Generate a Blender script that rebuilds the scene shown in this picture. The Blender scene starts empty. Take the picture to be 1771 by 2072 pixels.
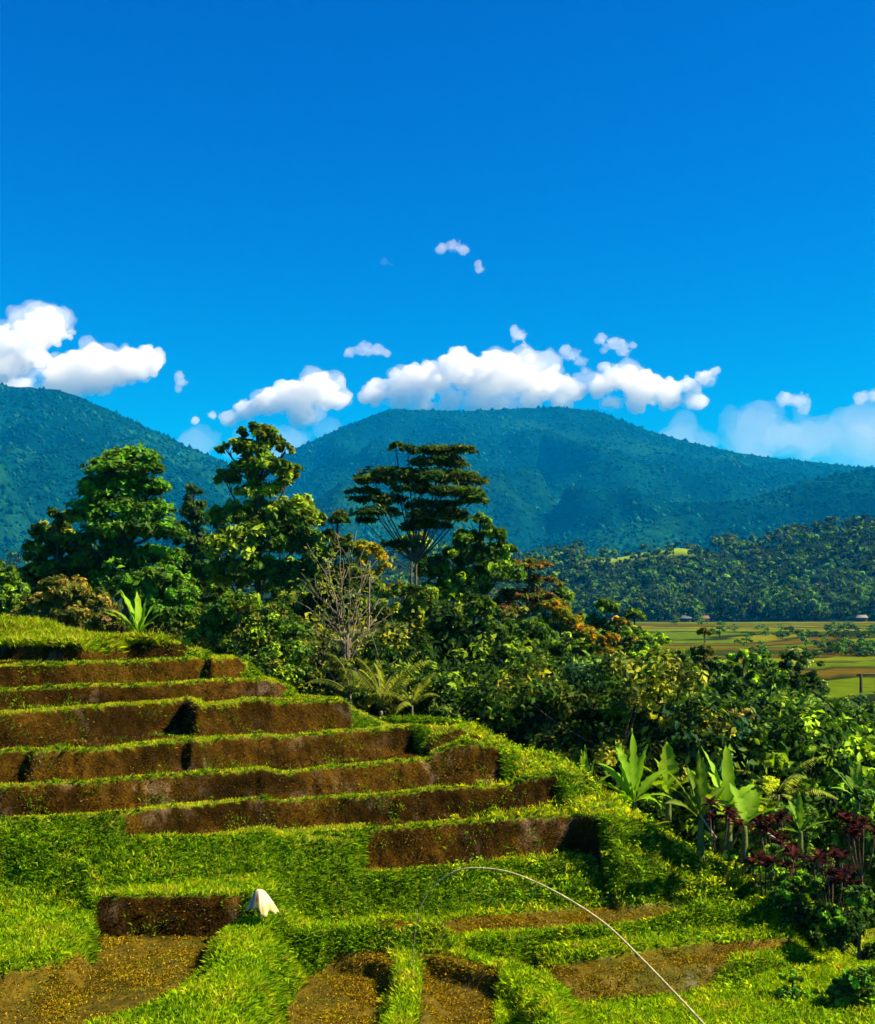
import bpy, math, random
import numpy as np
from mathutils import Vector, Matrix

S = bpy.context.scene
COL = S.collection
R = math.radians
rng = np.random.default_rng(7)
random.seed(7)

# ------------------------------------------------------------------ camera
# level camera 8-9 m above the front fields; x right, y away, z up; the lens is shifted up
F, CX, HY, HGT = 1236.0, 437.5, 600.0, 1024.0
cam = bpy.data.cameras.new("camera")
cam.sensor_fit = 'VERTICAL'; cam.sensor_height = 24.0
cam.lens = F / HGT * 24.0
cam.shift_y = (HY - HGT / 2) / HGT
cam.clip_start = 0.5; cam.clip_end = 40000
cam_o = bpy.data.objects.new("camera", cam); COL.objects.link(cam_o)
cam_o.location = (0, 0, 0); cam_o.rotation_euler = (R(90), 0, 0)
S.camera = cam_o

# ------------------------------------------------------------------ sky and sun
SUN_EL, SUN_AZ = R(43), R(95)          # azimuth clockwise from +y: to the right, a little behind the camera
world = bpy.data.worlds.new("World"); S.world = world; world.use_nodes = True
nt = world.node_tree; nt.nodes.clear()
out = nt.nodes.new('ShaderNodeOutputWorld'); bg = nt.nodes.new('ShaderNodeBackground')
sky = nt.nodes.new('ShaderNodeTexSky'); sky.sky_type = 'NISHITA'; sky.sun_disc = False
sky.sun_elevation = SUN_EL; sky.sun_rotation = SUN_AZ
sky.altitude = 600; sky.air_density = 1.0; sky.dust_density = 0.3; sky.ozone_density = 2.5
# the same grade for the whole dome: deep, saturated blue as in the photograph
sep = nt.nodes.new('ShaderNodeSeparateColor'); com = nt.nodes.new('ShaderNodeCombineColor')
nt.links.new(sky.outputs[0], sep.inputs[0])
for k, (pw, ref, gain) in enumerate(((1.0, 1.0, .006), (1.42, 4.36, 2.66), (.8, 5.14, 5.6))):
    a_ = nt.nodes.new('ShaderNodeMath'); a_.operation = 'DIVIDE'; a_.inputs[1].default_value = ref
    b_ = nt.nodes.new('ShaderNodeMath'); b_.operation = 'POWER'; b_.inputs[1].default_value = pw
    c_ = nt.nodes.new('ShaderNodeMath'); c_.operation = 'MULTIPLY'; c_.inputs[1].default_value = gain
    nt.links.new(sep.outputs[k], a_.inputs[0]); nt.links.new(a_.outputs[0], b_.inputs[0])
    nt.links.new(b_.outputs[0], c_.inputs[0]); nt.links.new(c_.outputs[0], com.inputs[k])
nt.links.new(com.outputs[0], bg.inputs[0])
bg.inputs[1].default_value = 0.055
nt.links.new(bg.outputs[0], out.inputs[0])

sun = bpy.data.lights.new("sun", 'SUN'); sun.energy = 5.0; sun.angle = R(0.5); sun.color = (1.0, 0.90, 0.70)
sun_o = bpy.data.objects.new("sun", sun); COL.objects.link(sun_o)
sd = Vector((math.sin(SUN_AZ) * math.cos(SUN_EL), math.cos(SUN_AZ) * math.cos(SUN_EL), math.sin(SUN_EL)))
sun_o.rotation_euler = sd.to_track_quat('Z', 'Y').to_euler()
sun_o.location = (60, -20, 80)

S.view_settings.view_transform = 'Standard'; S.view_settings.look = 'None'
S.view_settings.gamma = 1.0; S.view_settings.exposure = 1.3
S.view_settings.use_curve_mapping = False
S.render.engine = 'CYCLES'
S.cycles.max_bounces = 22; S.cycles.diffuse_bounces = 3; S.cycles.transmission_bounces = 6
S.cycles.transparent_max_bounces = 8; S.cycles.volume_bounces = 20
S.cycles.volume_step_rate = 1.0; S.cycles.volume_max_steps = 64

# ------------------------------------------------------------------ helpers
def link(o, parent=None):
    COL.objects.link(o)
    if parent is not None: o.parent = parent
    return o

def tag(o, label=None, cat=None, group=None, kind=None):
    if label: o['label'] = label
    if cat: o['category'] = cat
    if group: o['group'] = group
    if kind: o['kind'] = kind
    return o

def empty(name, loc, rz=0.0):
    o = bpy.data.objects.new(name, None); link(o)
    o.location = loc; o.rotation_euler = (0, 0, rz); o.empty_display_size = .2
    return o

def mesh_np(name, verts, faces, mats, cols=None, smooth=False, matidx=None):
    """verts (n,3); faces (m,k) with one k."""
    verts = np.asarray(verts, dtype=np.float32); faces = np.asarray(faces, dtype=np.int32)
    me = bpy.data.meshes.new(name)
    nf, k = faces.shape
    me.vertices.add(len(verts)); me.vertices.foreach_set('co', verts.ravel())
    me.loops.add(nf * k); me.loops.foreach_set('vertex_index', faces.ravel())
    me.polygons.add(nf); me.polygons.foreach_set('loop_start', np.arange(0, nf * k, k, dtype=np.int32))
    if smooth: me.polygons.foreach_set('use_smooth', np.ones(nf, dtype=bool))
    for m in (mats if isinstance(mats, (list, tuple)) else [mats]): me.materials.append(m)
    if matidx is not None: me.polygons.foreach_set('material_index', np.asarray(matidx, dtype=np.int32))
    if cols is not None:
        a = me.color_attributes.new('tint', 'FLOAT_COLOR', 'POINT')
        c = np.ones((len(verts), 4), dtype=np.float32); c[:, :3] = cols
        a.data.foreach_set('color', c.ravel())
    me.update(calc_edges=True)
    return me

def obj(name, me, parent=None):
    return link(bpy.data.objects.new(name, me), parent)

def U(px, py, z):
    """pixel of the photo (875 x 1024) on the level plane z -> (x, y) on the ground"""
    d = -z * F / (py - HY)
    return ((px - CX) * d / F, d)

def P(px, py, d):
    return ((px - CX) * d / F, d, (HY - py) * d / F)

# value noise, numpy
def _h(ix, iy, iz, s):
    n = (ix * 374761393 + iy * 668265263 + iz * 2147483647 + s * 1274126177) & 0xffffffff
    n = ((n ^ (n >> 13)) * 1274126177) & 0xffffffff
    n = (n ^ (n >> 16)) & 0xffffffff
    n = (n * 2246822519) & 0xffffffff
    return ((n ^ (n >> 15)) & 0xffff) / 65535.0
def noise2(x, y, s=0):
    x = np.asarray(x, dtype=np.float64); y = np.asarray(y, dtype=np.float64)
    x, y = np.broadcast_arrays(x, y)
    ix = np.floor(x).astype(np.int64); iy = np.floor(y).astype(np.int64)
    fx = x - ix; fy = y - iy; fx = fx * fx * (3 - 2 * fx); fy = fy * fy * (3 - 2 * fy)
    z = np.zeros_like(ix)
    a = _h(ix, iy, z, s); b = _h(ix + 1, iy, z, s); c = _h(ix, iy + 1, z, s); d = _h(ix + 1, iy + 1, z, s)
    return (a + (b - a) * fx) * (1 - fy) + (c + (d - c) * fx) * fy
def fbm(x, y, s=0, oct=4, g=0.5):
    v = 0; a = 1; t = 0
    for i in range(oct):
        v = v + a * noise2(x * 2 ** i + 17.3 * i, y * 2 ** i + 5.1 * i, s + i); t += a; a *= g
    return v / t
def sst(a, b, x):
    t = np.clip((x - a) / (b - a), 0, 1); return t * t * (3 - 2 * t)

# ------------------------------------------------------------------ materials
def new_mat(name):
    m = bpy.data.materials.new(name); m.use_nodes = True
    n = m.node_tree; n.nodes.clear()
    o = n.nodes.new('ShaderNodeOutputMaterial')
    return m, n, o
def N(n, t, **kw):
    x = n.nodes.new(t)
    for k, v in kw.items(): setattr(x, k, v)
    return x

def leaf_mat(name, translucent=0.35, rough=0.6, spec=0.06, gain=1.6):
    m, n, o = new_mat(name)
    at = N(n, 'ShaderNodeAttribute', attribute_name='tint')
    hs = N(n, 'ShaderNodeHueSaturation'); hs.inputs['Value'].default_value = gain
    n.links.new(at.outputs['Color'], hs.inputs['Color'])
    pb = N(n, 'ShaderNodeBsdfPrincipled'); pb.inputs['Roughness'].default_value = rough
    pb.inputs['Specular IOR Level'].default_value = spec
    tr = N(n, 'ShaderNodeBsdfTranslucent')
    tc = N(n, 'ShaderNodeMix', data_type='RGBA', blend_type='MULTIPLY'); tc.inputs[0].default_value = 1
    tc.inputs[7].default_value = (1.5, 1.5, 0.6, 1)
    n.links.new(hs.outputs[0], tc.inputs[6])
    n.links.new(hs.outputs[0], pb.inputs['Base Color']); n.links.new(tc.outputs[2], tr.inputs['Color'])
    mx = N(n, 'ShaderNodeMixShader'); mx.inputs[0].default_value = translucent
    n.links.new(pb.outputs[0], mx.inputs[1]); n.links.new(tr.outputs[0], mx.inputs[2])
    n.links.new(mx.outputs[0], o.inputs[0])
    return m

def tint_mat(name, rough=0.9, spec=0.1, noise_scale=4.0, noise_amt=0.35, bump=0.0, bump_scale=20):
    m, n, o = new_mat(name)
    at = N(n, 'ShaderNodeAttribute', attribute_name='tint')
    tx = N(n, 'ShaderNodeTexCoord')
    nz = N(n, 'ShaderNodeTexNoise'); nz.inputs['Scale'].default_value = noise_scale; nz.inputs['Detail'].default_value = 8
    nz.inputs['Roughness'].default_value = 0.7
    n.links.new(tx.outputs['Object'], nz.inputs['Vector'])
    mr = N(n, 'ShaderNodeMapRange'); mr.inputs[1].default_value = 0.3; mr.inputs[2].default_value = 0.7
    mr.inputs[3].default_value = 1 - noise_amt; mr.inputs[4].default_value = 1 + noise_amt
    n.links.new(nz.outputs[0], mr.inputs[0])
    mm = N(n, 'ShaderNodeVectorMath', operation='SCALE')
    n.links.new(at.outputs['Color'], mm.inputs[0]); n.links.new(mr.outputs[0], mm.inputs['Scale'])
    pb = N(n, 'ShaderNodeBsdfPrincipled'); pb.inputs['Roughness'].default_value = rough
    pb.inputs['Specular IOR Level'].default_value = spec
    n.links.new(mm.outputs[0], pb.inputs['Base Color'])
    if bump:
        n2 = N(n, 'ShaderNodeTexNoise'); n2.inputs['Scale'].default_value = bump_scale; n2.inputs['Detail'].default_value = 6
        n.links.new(tx.outputs['Object'], n2.inputs['Vector'])
        bp = N(n, 'ShaderNodeBump'); bp.inputs['Strength'].default_value = 1.0; bp.inputs['Distance'].default_value = bump
        n.links.new(n2.outputs[0], bp.inputs['Height']); n.links.new(bp.outputs[0], pb.inputs['Normal'])
    n.links.new(pb.outputs[0], o.inputs[0])
    return m

M_LEAF = leaf_mat('leaf')
M_GRASS = leaf_mat('grass_blade', translucent=0.4, rough=0.6, spec=0.04, gain=1.6)
M_STRAW = leaf_mat('straw_blade', translucent=0.15, rough=0.8, spec=0.03, gain=1.25)
M_SOIL = tint_mat('earth', rough=.95, spec=.02, noise_scale=3.0, noise_amt=0.5, bump=0.06, bump_scale=16)
def paddy_mat():
    m = tint_mat('wet_mud', rough=.75, spec=.06, noise_scale=5.0, noise_amt=.5, bump=.05, bump_scale=18)
    n = m.node_tree; pb = [x for x in n.nodes if x.type == 'BSDF_PRINCIPLED'][0]
    bp = [x for x in n.nodes if x.type == 'BUMP'][0]
    tx = [x for x in n.nodes if x.type == 'TEX_COORD'][0]
    nz = N(n, 'ShaderNodeTexNoise'); nz.inputs['Scale'].default_value = 1.1; nz.inputs['Detail'].default_value = 7; nz.inputs['Roughness'].default_value = .65
    n.links.new(tx.outputs['Object'], nz.inputs['Vector'])
    r1 = N(n, 'ShaderNodeMapRange'); r1.inputs[1].default_value = .50; r1.inputs[2].default_value = .56; r1.inputs[3].default_value = .75; r1.inputs[4].default_value = .45
    r2 = N(n, 'ShaderNodeMapRange'); r2.inputs[1].default_value = .50; r2.inputs[2].default_value = .56; r2.inputs[3].default_value = 1.0; r2.inputs[4].default_value = .08
    for r in (r1, r2): n.links.new(nz.outputs[0], r.inputs[0])
    n.links.new(r1.outputs[0], pb.inputs['Roughness']); n.links.new(r2.outputs[0], bp.inputs['Strength'])
    return m
M_PADDY = paddy_mat()
M_BARK = tint_mat('bark', noise_scale=6.0, noise_amt=0.4, bump=0.02, bump_scale=25)
M_FOREST = tint_mat('far_forest', rough=1.0, spec=0.0, noise_scale=0.045, noise_amt=0.8, bump=10.0, bump_scale=0.07)
M_VALLEY = tint_mat('valley_ground', rough=1.0, spec=0.0, noise_scale=0.25, noise_amt=0.3, bump=0.08, bump_scale=2)

# ------------------------------------------------------------------ hillside: nested level polygons
BROWN = np.array((0.036, 0.0175, 0.0012)); GREEN = np.array((0.085, 0.125, 0.006)); MUD = np.array((0.085, 0.058, 0.003))
# name, z of the tread, height of the step down, foot width, brown span (px), edge in photo pixels at height z, back x
LV = [
 ('t9b', -7.72, .48, .6, (94,241), [(-80,1008),(0,1002),(50,992),(76,975),(88,955),(94,944),(237,942),(262,938),(290,912),(300,903),(370,897),(437,896),(530,889),(625,886),(700,888),(760,892),(800,893)]),
 ('t9', -7.25, .47, .25, (94,241), [(-80,908),(0,907),(82,908),(94,921),(237,919),(255,918),(268,905),(285,892),(370,878),(437,874),(530,867),(600,865),(655,862),(700,866)]),
 ('t8', -6.2, 1.05, .28, (364,600), [(-60,871),(0,865),(138,853),(247,846),(345,837),(365,835),(437,830),(530,822.5),(574,820),(596,824),(610,827),(630,823)]),
 ('t7', -5.55, .65, .22, (122,556), [(-60,838),(0,832.5),(120,825),(250,809.5),(392,798.2),(397,798.4),(437,794),(541,789),(572,787),(588,786)]),
 ('t6', -4.85, .70, .22, (-100,500), [(-60,803),(0,798),(124,790.6),(256,780),(262,780.2),(437,763),(490,761),(520,760),(545,760)]),
 ('t5', -4.10, .75, .24, (-100,414), [(-60,765),(0,764),(28,762),(34,763.5),(100,760),(186,751),(192,752),(210,749.5),(405,731),(435,731),(462,734)]),
 ('t4', -3.25, .85, .26, (-100,600), [(-60,728),(0,724),(120,714),(186,708.5),(190,710.5),(197,715.5),(247,709),(338,705)]),
 ('t3', -2.80, .45, .22, (-100,600), [(-60,704),(0,700),(160,693),(272,688)]),
 ('t2', -2.15, .65, .22, (-100,600), [(-60,678),(0,675.7),(99,672.2),(207,668),(212,668.6),(230,667)]),
 ('t1', -1.68, .47, .20, (-100,600), [(-60,654),(0,653.5),(84,654.7),(123,652),(173,652)]),
]
# the left basin lies half a metre higher than the one right of the grassy bund
RBP = [U(px, py, -7.3) for px, py in [(262,905),(276,918),(282,940),(276,975),(262,1024),(246,1100)]] + [(-7, 14), (-45, 14), (-45, 34), (-4.2, 34)]
BACK_Y = 62.0
def level_poly(z, e):
    pts = [U(px, py, z) for px, py in e]
    x0, y0 = pts[0]; xe, ye = pts[-1]
    return [(x0 - 18, y0 - 2.5)] + pts, (xe, ye)
def closed(pts, end):
    xe, ye = end
    if xe < 0: return pts + [(xe + .1, ye + .7), (xe - 1.8, ye + 2.0), (xe - 6.5, ye + 4.0), (-24, ye + 7.5), (pts[0][0] - 16, ye + 12)]
    return pts + [(xe + .15, ye + 1.0), (xe - .8, ye + 2.8), (xe - 4, ye + 5.0), (xe - 11, ye + 8.0), (-24, ye + 11), (pts[0][0] - 16, ye + 14)]

def seg_dist(x, y, pts, close=True):
    d2 = np.full(x.shape, 1e9); n = len(pts)
    for i in range(n if close else n - 1):
        ax, ay = pts[i]; bx, by = pts[(i + 1) % n]
        vx, vy = bx - ax, by - ay; L = vx * vx + vy * vy + 1e-9
        t = np.clip(((x - ax) * vx + (y - ay) * vy) / L, 0, 1)
        d2 = np.minimum(d2, (x - ax - t * vx) ** 2 + (y - ay - t * vy) ** 2)
    return np.sqrt(d2)
def inside(x, y, pts):
    c = np.zeros(x.shape, dtype=bool); n = len(pts)
    for i in range(n):
        ax, ay = pts[i]; bx, by = pts[(i + 1) % n]
        if ay == by: continue
        m = ((ay > y) != (by > y)) & (x < (bx - ax) * (y - ay) / (by - ay) + ax)
        c ^= m
    return c
def sdf(x, y, pts):
    d = seg_dist(x, y, pts); return np.where(inside(x, y, pts), d, -d)

LPOLY = []
for nm, z, h, w, br, e in LV:
    p, end = level_poly(z, e); LPOLY.append((nm, z, h, w, br, closed(p, end), end))

# plateau of the upper fields, left basin fields, small raised greens: photo outlines on their level
P5 = [U(px, py, -8.2) for px, py in [(258,1060),(262,1010),(276,975),(292,955),(330,948),(437,946),(500,942),(545,937),(600,936),(690,926),(775,920)]]
P5 = P5 + [(9.6, 33.0), (9.0, 62), (-40, 62), (-40, 14), (P5[0][0] - .4, 14)]
P23 = [U(px, py, -8.6) for px, py in [(560,1100),(552,1040),(556,1005),(545,984),(520,966),(470,952),(437,948)]]
P23 = P23 + [(0, 33), (-40, 33), (-40, 12), (P23[0][0] + .6, 12)]
GB = [U(px, py, -7.2) for px, py in [(262,918),(240,924),(222,934),(216,950),(218,968),(202,985),(150,1009),(60,1038),(0,1060),(-60,1085),(-60,1160),(236,1160),(248,1024),(262,996),(268,975),(268,950),(276,935)]]
GL = [U(px, py, -7.75) for px, py in [(-80,912),(0,908),(50,903),(80,902),(88,915),(84,932),(72,955),(67,972),(30,982),(0,988),(-80,1000)]]
GE = [U(px, py, -8.55) for px, py in [(548,1030),(560,1016),(600,1008),(655,1001),(715,996),(740,984),(770,972),(810,968),(880,962),(980,955),(1100,1000),(1100,1160),(540,1160)]]
MID = [U(px, py, -8.5) for px, py in [(548,955),(600,953),(660,946),(700,936),(740,935),(792,930),(800,950),(770,957),(700,962),(610,974),(560,978)]]
BUNDC = [U(px, py, -8.2) for px, py in [(286,947),(340,948),(385,951),(410,966),(418,985),(410,1012),(395,1040),(380,1080)]]
BUNDD = [U(px, py, -8.3) for px, py in [(425,952),(475,962),(515,975),(545,995),(553,1020),(556,1050),(555,1090)]]
FIELD_PX = {   # brown paddies, outlines in the photo
 'F1': (-7.56, [(90,915),(236,915),(212,948),(206,960),(200,975),(146,1010),(60,1040),(-60,1085),(-60,985),(0,985),(67,972),(72,955),(84,935)]),
 'F2': (-8.6, [(284,957),(345,956),(380,966),(396,980),(382,1002),(368,1060),(256,1060),(266,990)]),
 'F3': (-8.6, [(418,972),(437,968),(470,976),(497,988),(494,1010),(486,1060),(410,1060),(420,1010)]),
 'F4': (-9.0, [(545,982),(600,975),(700,960),(760,954),(797,957),(790,966),(735,976),(705,992),(600,1004),(556,1006)]),
 'F5': (-8.2, [(360,927),(437,925),(561,913),(699,905),(704,917),(640,930),(560,934),(500,936),(437,942),(370,944)]),
}
FIELDS = {k: [U(px, py, z) for px, py in e] for k, (z, e) in FIELD_PX.items()}

def base_z(x, y):
    rav = sst(4.5, 11, x) * sst(34, 47, y)
    z = -9.0 - 3.2 * rav - 3.4 * sst(46, 72, y)
    z = z + 0.5 * sst(14, 30, x) * (1 - sst(34, 50, y))
    return z - (4.0) * sst(72, 110, y)

def hill(x, y, full=False):
    x = np.asarray(x, dtype=np.float64); y = np.asarray(y, dtype=np.float64)
    wx = x + .09 * (fbm(x * 1.3, y * 1.3, 3) - .5) + .07 * (noise2(x * 5, y * 5, 11) - .5)
    wy = y + .09 * (fbm(x * .9, y * .9, 5) - .5) + .09 * (noise2(x * 4, y * 4, 9) - .5)
    z = base_z(x, y)
    brown = np.zeros(x.shape); lip = np.zeros(x.shape); lev = np.zeros(x.shape, dtype=np.int32)
    px = CX + F * x / np.maximum(y, 1)
    # P5 plateau and the other low steps
    s = sdf(wx, wy, P5); t = np.clip((s + .35 + .9 * sst(1, 4, x)) / (.35 + .9 * sst(1, 4, x)), 0, 1)
    z += t * .50 + .14 * sst(0, .5, s) * sst(285, 262, px); lev += (s > -.2)
    s5 = s
    s = sdf(wx, wy, P23); z += np.clip((s + .3) / .3, 0, 1) * .4 * 1.0
    z += np.where(inside(wx, wy, P5), 0, 0)
    # under the plateau the lower basin step is part of it
    low = sst(-.3, 0, s5)
    z += -np.clip((s + .3) / .3, 0, 1) * .4 * low + low * .4
    for (poly, h, w) in ((GB, .38, .35), (GE, .45, .5), (MID, .45, .6)):
        s = sdf(wx, wy, poly); z += sst(-w, .15, s) * h
    for line, wd, h in ((BUNDC, .62, .36), (BUNDD, .75, .34)):
        dd = seg_dist(wx, wy, line, close=False); z += h * sst(wd, wd * .45, dd)
    for i, (nm, zz, h, w, br, poly, end) in enumerate(LPOLY):
        s = sdf(wx, wy, poly)
        if nm == 't9b': w = .15 + .45 * sst(235, 275, px) + .9 * (1 - sst(70, 92, px))
        if nm == 't9': w = .12 + .15 * sst(235, 275, px) + .3 * (1 - sst(70, 92, px))
        if nm == 't8': w = .28 + .9 * (1 - sst(340, 366, px)) 
        if nm == 't7': w = .22 + .4 * (1 - sst(110, 124, px))
        flank = np.maximum((sst(br[1], br[1] + 22, px) if br and br[1] > 300 else 0.), 0.); flank = flank + sst(.0, 1.6, y - end[1]) * sst(-.7, .5, x - end[0] + .07 * (y - end[1])) + sst(44, 50, y)
        ww = w + 1.5 * np.clip(flank, 0, 1.0) + .25 * np.maximum(y - 48, 0) * .4
        t = np.clip((s + ww) / ww, 0, 1)
        tt = t * .85 + .15 * sst(0, 1, t)
        z += tt * h
        if nm == 't8': t8 = sst(0, 1, t)
        if nm == 't9': t9 = sst(0, 1, t)
        if br:
            mb = (s < (.22 if nm == 't9b' else .02)) & (s > -w - (.12 if nm == 't9' else .06)) & (px > br[0]) & (px < br[1]) & (flank < .35)
            brown = np.maximum(brown, mb.astype(float))
        lipm = sst(.34, .10, s) * (s > -.02) * (flank < .5)
        z += .07 * lipm * sst(.0, .12, s); lip = np.maximum(lip, lipm)
        lev += (s > -ww)
    z += .42 * sst(-.35, .35, sdf(wx, wy, RBP)) * (1 - t8)
    z -= .20 * sst(275, 240, px) * t9 * (1 - t8)
    # rising mound at far left behind the top terrace
    z += .75 * sst(-10.5, -15.5, x - (y - 41) * .1) * sst(39.6, 42.5, y) * sst(60, 46, y)
    z += .12 * (fbm(x * .7, y * .7, 21) - .5)
    tread = np.zeros(x.shape)
    for i, (nm, zz, h, w, br, poly, end) in enumerate(LPOLY[2:]):
        nx_ = LPOLY[min(i + 3, len(LPOLY) - 1)]; lim = min(nx_[4][1], CX + F * nx_[6][0] / nx_[6][1]) + 2
        s = sdf(wx, wy, poly); tread = np.maximum(tread, ((s > .42) & (s < 3.2) & (px < min(end[0] * F / end[1] + CX - 12, br[1])) & (px > br[0])).astype(float) * 0 + ((s > .42) & (s < 2.6) & (px > br[0]) & (px < min(br[1], CX + F * end[0] / end[1]) - 14) & (px < lim) & (y < end[1] + 1)).astype(float))
    mud = np.zeros(x.shape); fid = np.zeros(x.shape, dtype=np.int32)
    s9 = sdf(wx, wy, LPOLY[0][5])
    py_n = HY - F * z / np.maximum(y, 1)
    for k, (nm, poly) in enumerate(FIELDS.items()):
        s = sdf(wx, wy, poly)
        s = np.minimum(s, (s5 - .25) if nm in ('F1', 'F5') else (-s5 - .36))
        s = np.minimum(s, -s9 - (.62 if nm == 'F5' else .18))
        if nm == 'F4': s = np.where(py_n < np.interp(px, [545, 600, 700, 800], [970, 958, 944, 938]), -1, s)
        if nm == 'F5': s = np.where(py_n < np.interp(px, [360, 700], [924, 902]), -1, s)
        mud = np.maximum(mud, sst(-.05, .05, s)); fid = np.where(s > 0, k + 1, fid)
    brown = np.maximum(brown, tread * (1 - (lip > .15)))
    if full: return z, brown, lip, lev, mud, fid, px
    return z

def gz(x, y): return float(hill(np.array([float(x)]), np.array([float(y)]))[0])
# ------------------------------------------------------------------ build the hillside
xs = np.concatenate([np.arange(-40, -14.2, .4), np.arange(-14.2, 10.5, .085), np.arange(10.5, 40, .4)])
ys = np.concatenate([np.arange(10, 20, .3), np.arange(20, 42.5, .068), np.arange(42.5, 60, .22), np.arange(60, 110, 1.2)])
GX, GY = np.meshgrid(xs, ys)
Z, BR, LIP, LEV, MUDM, FID, PX = hill(GX, GY, True)
Z = Z + MUDM * .05 * (fbm(GX * 5, GY * 5, 31, 3) - .5) - .02 * MUDM
Z += BR * .06 * (fbm(GX * 9, GY * 9 + Z * 3, 41, 2) - .5)
v1 = fbm(GX * 1.2, GY * 1.2, 51); v2 = fbm(GX * 6, GY * 6 + Z * 4, 61, 3)
colr = np.empty(GX.shape + (3,))
g = GREEN[None, None] * (.6 + .8 * v1[..., None]); g[..., 0] *= (.7 + .9 * v2)
br = BROWN[None, None] * (.25 + 1.5 * v2[..., None]) * (.45 + 1.1 * sst(.3, .7, fbm(GX * .9, GY * .4 + Z * .8, 53, 3)))[..., None]
br += (sst(.60, .85, fbm(GX * 1.1, Z * 1.6 + GY * .4, 77, 3)) * sst(.4,.7,fbm(GX*7,Z*5,78,2)) * .10)[..., None] * np.array((.8, .58, .35))
mud = MUD[None, None] * (.45 + 1.1 * v2[..., None])
mud = mud * (1 - .5 * sst(.45, .7, v1)[..., None] * np.array((.55, .1, .4)))
isb = BR[..., None]; colr = g * (1 - isb) + br * isb
ism = (MUDM * (1 - LIP))[..., None]; colr = colr * (1 - ism) + mud * ism
ny, nx = GX.shape
idx = np.arange(ny * nx).reshape(ny, nx)
quads = np.stack([idx[:-1, :-1], idx[:-1, 1:], idx[1:, 1:], idx[1:, :-1]], -1).reshape(-1, 4)
V = np.stack([GX, GY, Z], -1).reshape(-1, 3); C = colr.reshape(-1, 3)
fcx = GX[:-1, :-1].ravel() + .03; fcy = GY[:-1, :-1].ravel() + .03
fl = LEV[:-1, :-1].ravel(); ff = FID[:-1, :-1].ravel()
core = (fcy < 48) & (fcx > -24) & (fcx < 9)
ntop = 11
cls = np.where(core & (fl > 1), fl, 0)          # 0 hillside, 2.. terraces
cls = np.where((ff > 0) & (fcy < 34), 100 + ff, cls)
FACE_CLS = cls
def sub(mask, name, mt=M_SOIL):
    q = quads[mask]
    u, inv = np.unique(q.ravel(), return_inverse=True)
    me = mesh_np(name, V[u], inv.reshape(-1, 4), mt, C[u], smooth=True)
    return obj(name, me)
for c in np.unique(cls):
    nm = 'hillside' if c == 0 else ('paddy_field' if c > 100 else 'rice_terrace')
    tag(sub(cls == c, nm, M_PADDY if c > 100 else M_SOIL), kind='structure')

# ------------------------------------------------------------------ valley floor, wooded rise, mountains
def ridge(px, pts):
    return np.interp(px, [p[0] for p in pts], [p[1] for p in pts])
RISE = [(-900,560),(0,556),(300,552),(450,556),(520,556),(580,549),(640,548),(700,548),(760,541),(820,534),(880,528),(1100,520),(1700,545)]
def valley_z(x, y):
    px = CX + F * x / np.maximum(y, 1)
    z = -12.6 + .8 * (fbm(x * .012, y * .012, 71) - .5)
    st = 1.2
    top = (HY - ridge(px, RISE)) / F * 1000 - 6
    t = sst(715, 1000, y)
    z = z + (top + 12.6 + 14 * (fbm(px * .02, px * 0, 79, 3) - .5)) * t ** 1.1 * sst(2400, 1400, y)
    z += 5 * t * (fbm(x * .01, y * .01, 74) - .5)
    return z
py_ = np.concatenate([np.arange(60, 200, 3), np.arange(200, 760, 7), np.arange(760, 1400, 25), np.arange(1400, 6200, 200)])
pxx = np.linspace(-1.3, 1.3, 300)
A, B = np.meshgrid(pxx, py_)
VX = A * (B + 40); VY = B
VZ = valley_z(VX, VY)
# field pattern: long irregular terraces, each with its own crop colour and a small step
ff_ = fbm(VX * .004, VY * .0025, 81, 3) * 12 + VY * .032
cell = np.floor(ff_); fr = ff_ - cell
cx2 = np.floor(VX * .006 + cell * 1.7 + .6 * noise2(VX * .01, VY * .01, 5))
hsh = _h(cell.astype(np.int64), cx2.astype(np.int64), np.zeros_like(cell).astype(np.int64), 4)
pal = np.array([(.11,.17,.003),(.07,.14,.002),(.14,.17,.003),(.09,.075,.004),(.08,.15,.002),(.03,.06,.002)])
ci = (hsh * 5.99).astype(int)
cf = pal[ci]
edge = (fr < .26)
cf = np.where(edge[..., None], np.array((.015, .028, .004)), cf)
inf = (sst(700, 735, VY))[..., None]
cf = cf * np.array((.95, .78, .8))
colv = cf * (1 - inf) + np.array((.008, .022, .008)) * inf
PXV = CX + F * VX / VY
clr = (sst(930, 960, VY) * sst(575, 600, PXV) * sst(715, 690, PXV))[..., None]
colv = colv * (1 - clr) + np.array((.17, .24, .008)) * clr
VZ = np.where(VY < 715, VZ + fr * .0 - edge * .25, VZ)
VZ = np.where(VY < 108, np.minimum(VZ, -14.5), VZ)
ny, nx = VX.shape; idx = np.arange(ny * nx).reshape(ny, nx)
q = np.stack([idx[:-1, :-1], idx[:-1, 1:], idx[1:, 1:], idx[1:, :-1]], -1).reshape(-1, 4)
tag(obj('valley_floor', mesh_np('valley_floor', np.stack([VX, VY, VZ], -1).reshape(-1, 3), q, M_VALLEY, colv.reshape(-1, 3), smooth=True)), kind='structure')
# apron of ground under and behind the camera
ap = [(-400, -60, -15), (400, -60, -15), (400, 75, -15), (-400, 75, -15)]
tag(obj('ground', mesh_np('ground', ap, [(0, 1, 2, 3)], M_VALLEY, np.tile((.05, .09, .01), (4, 1)))), kind='structure')

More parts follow.
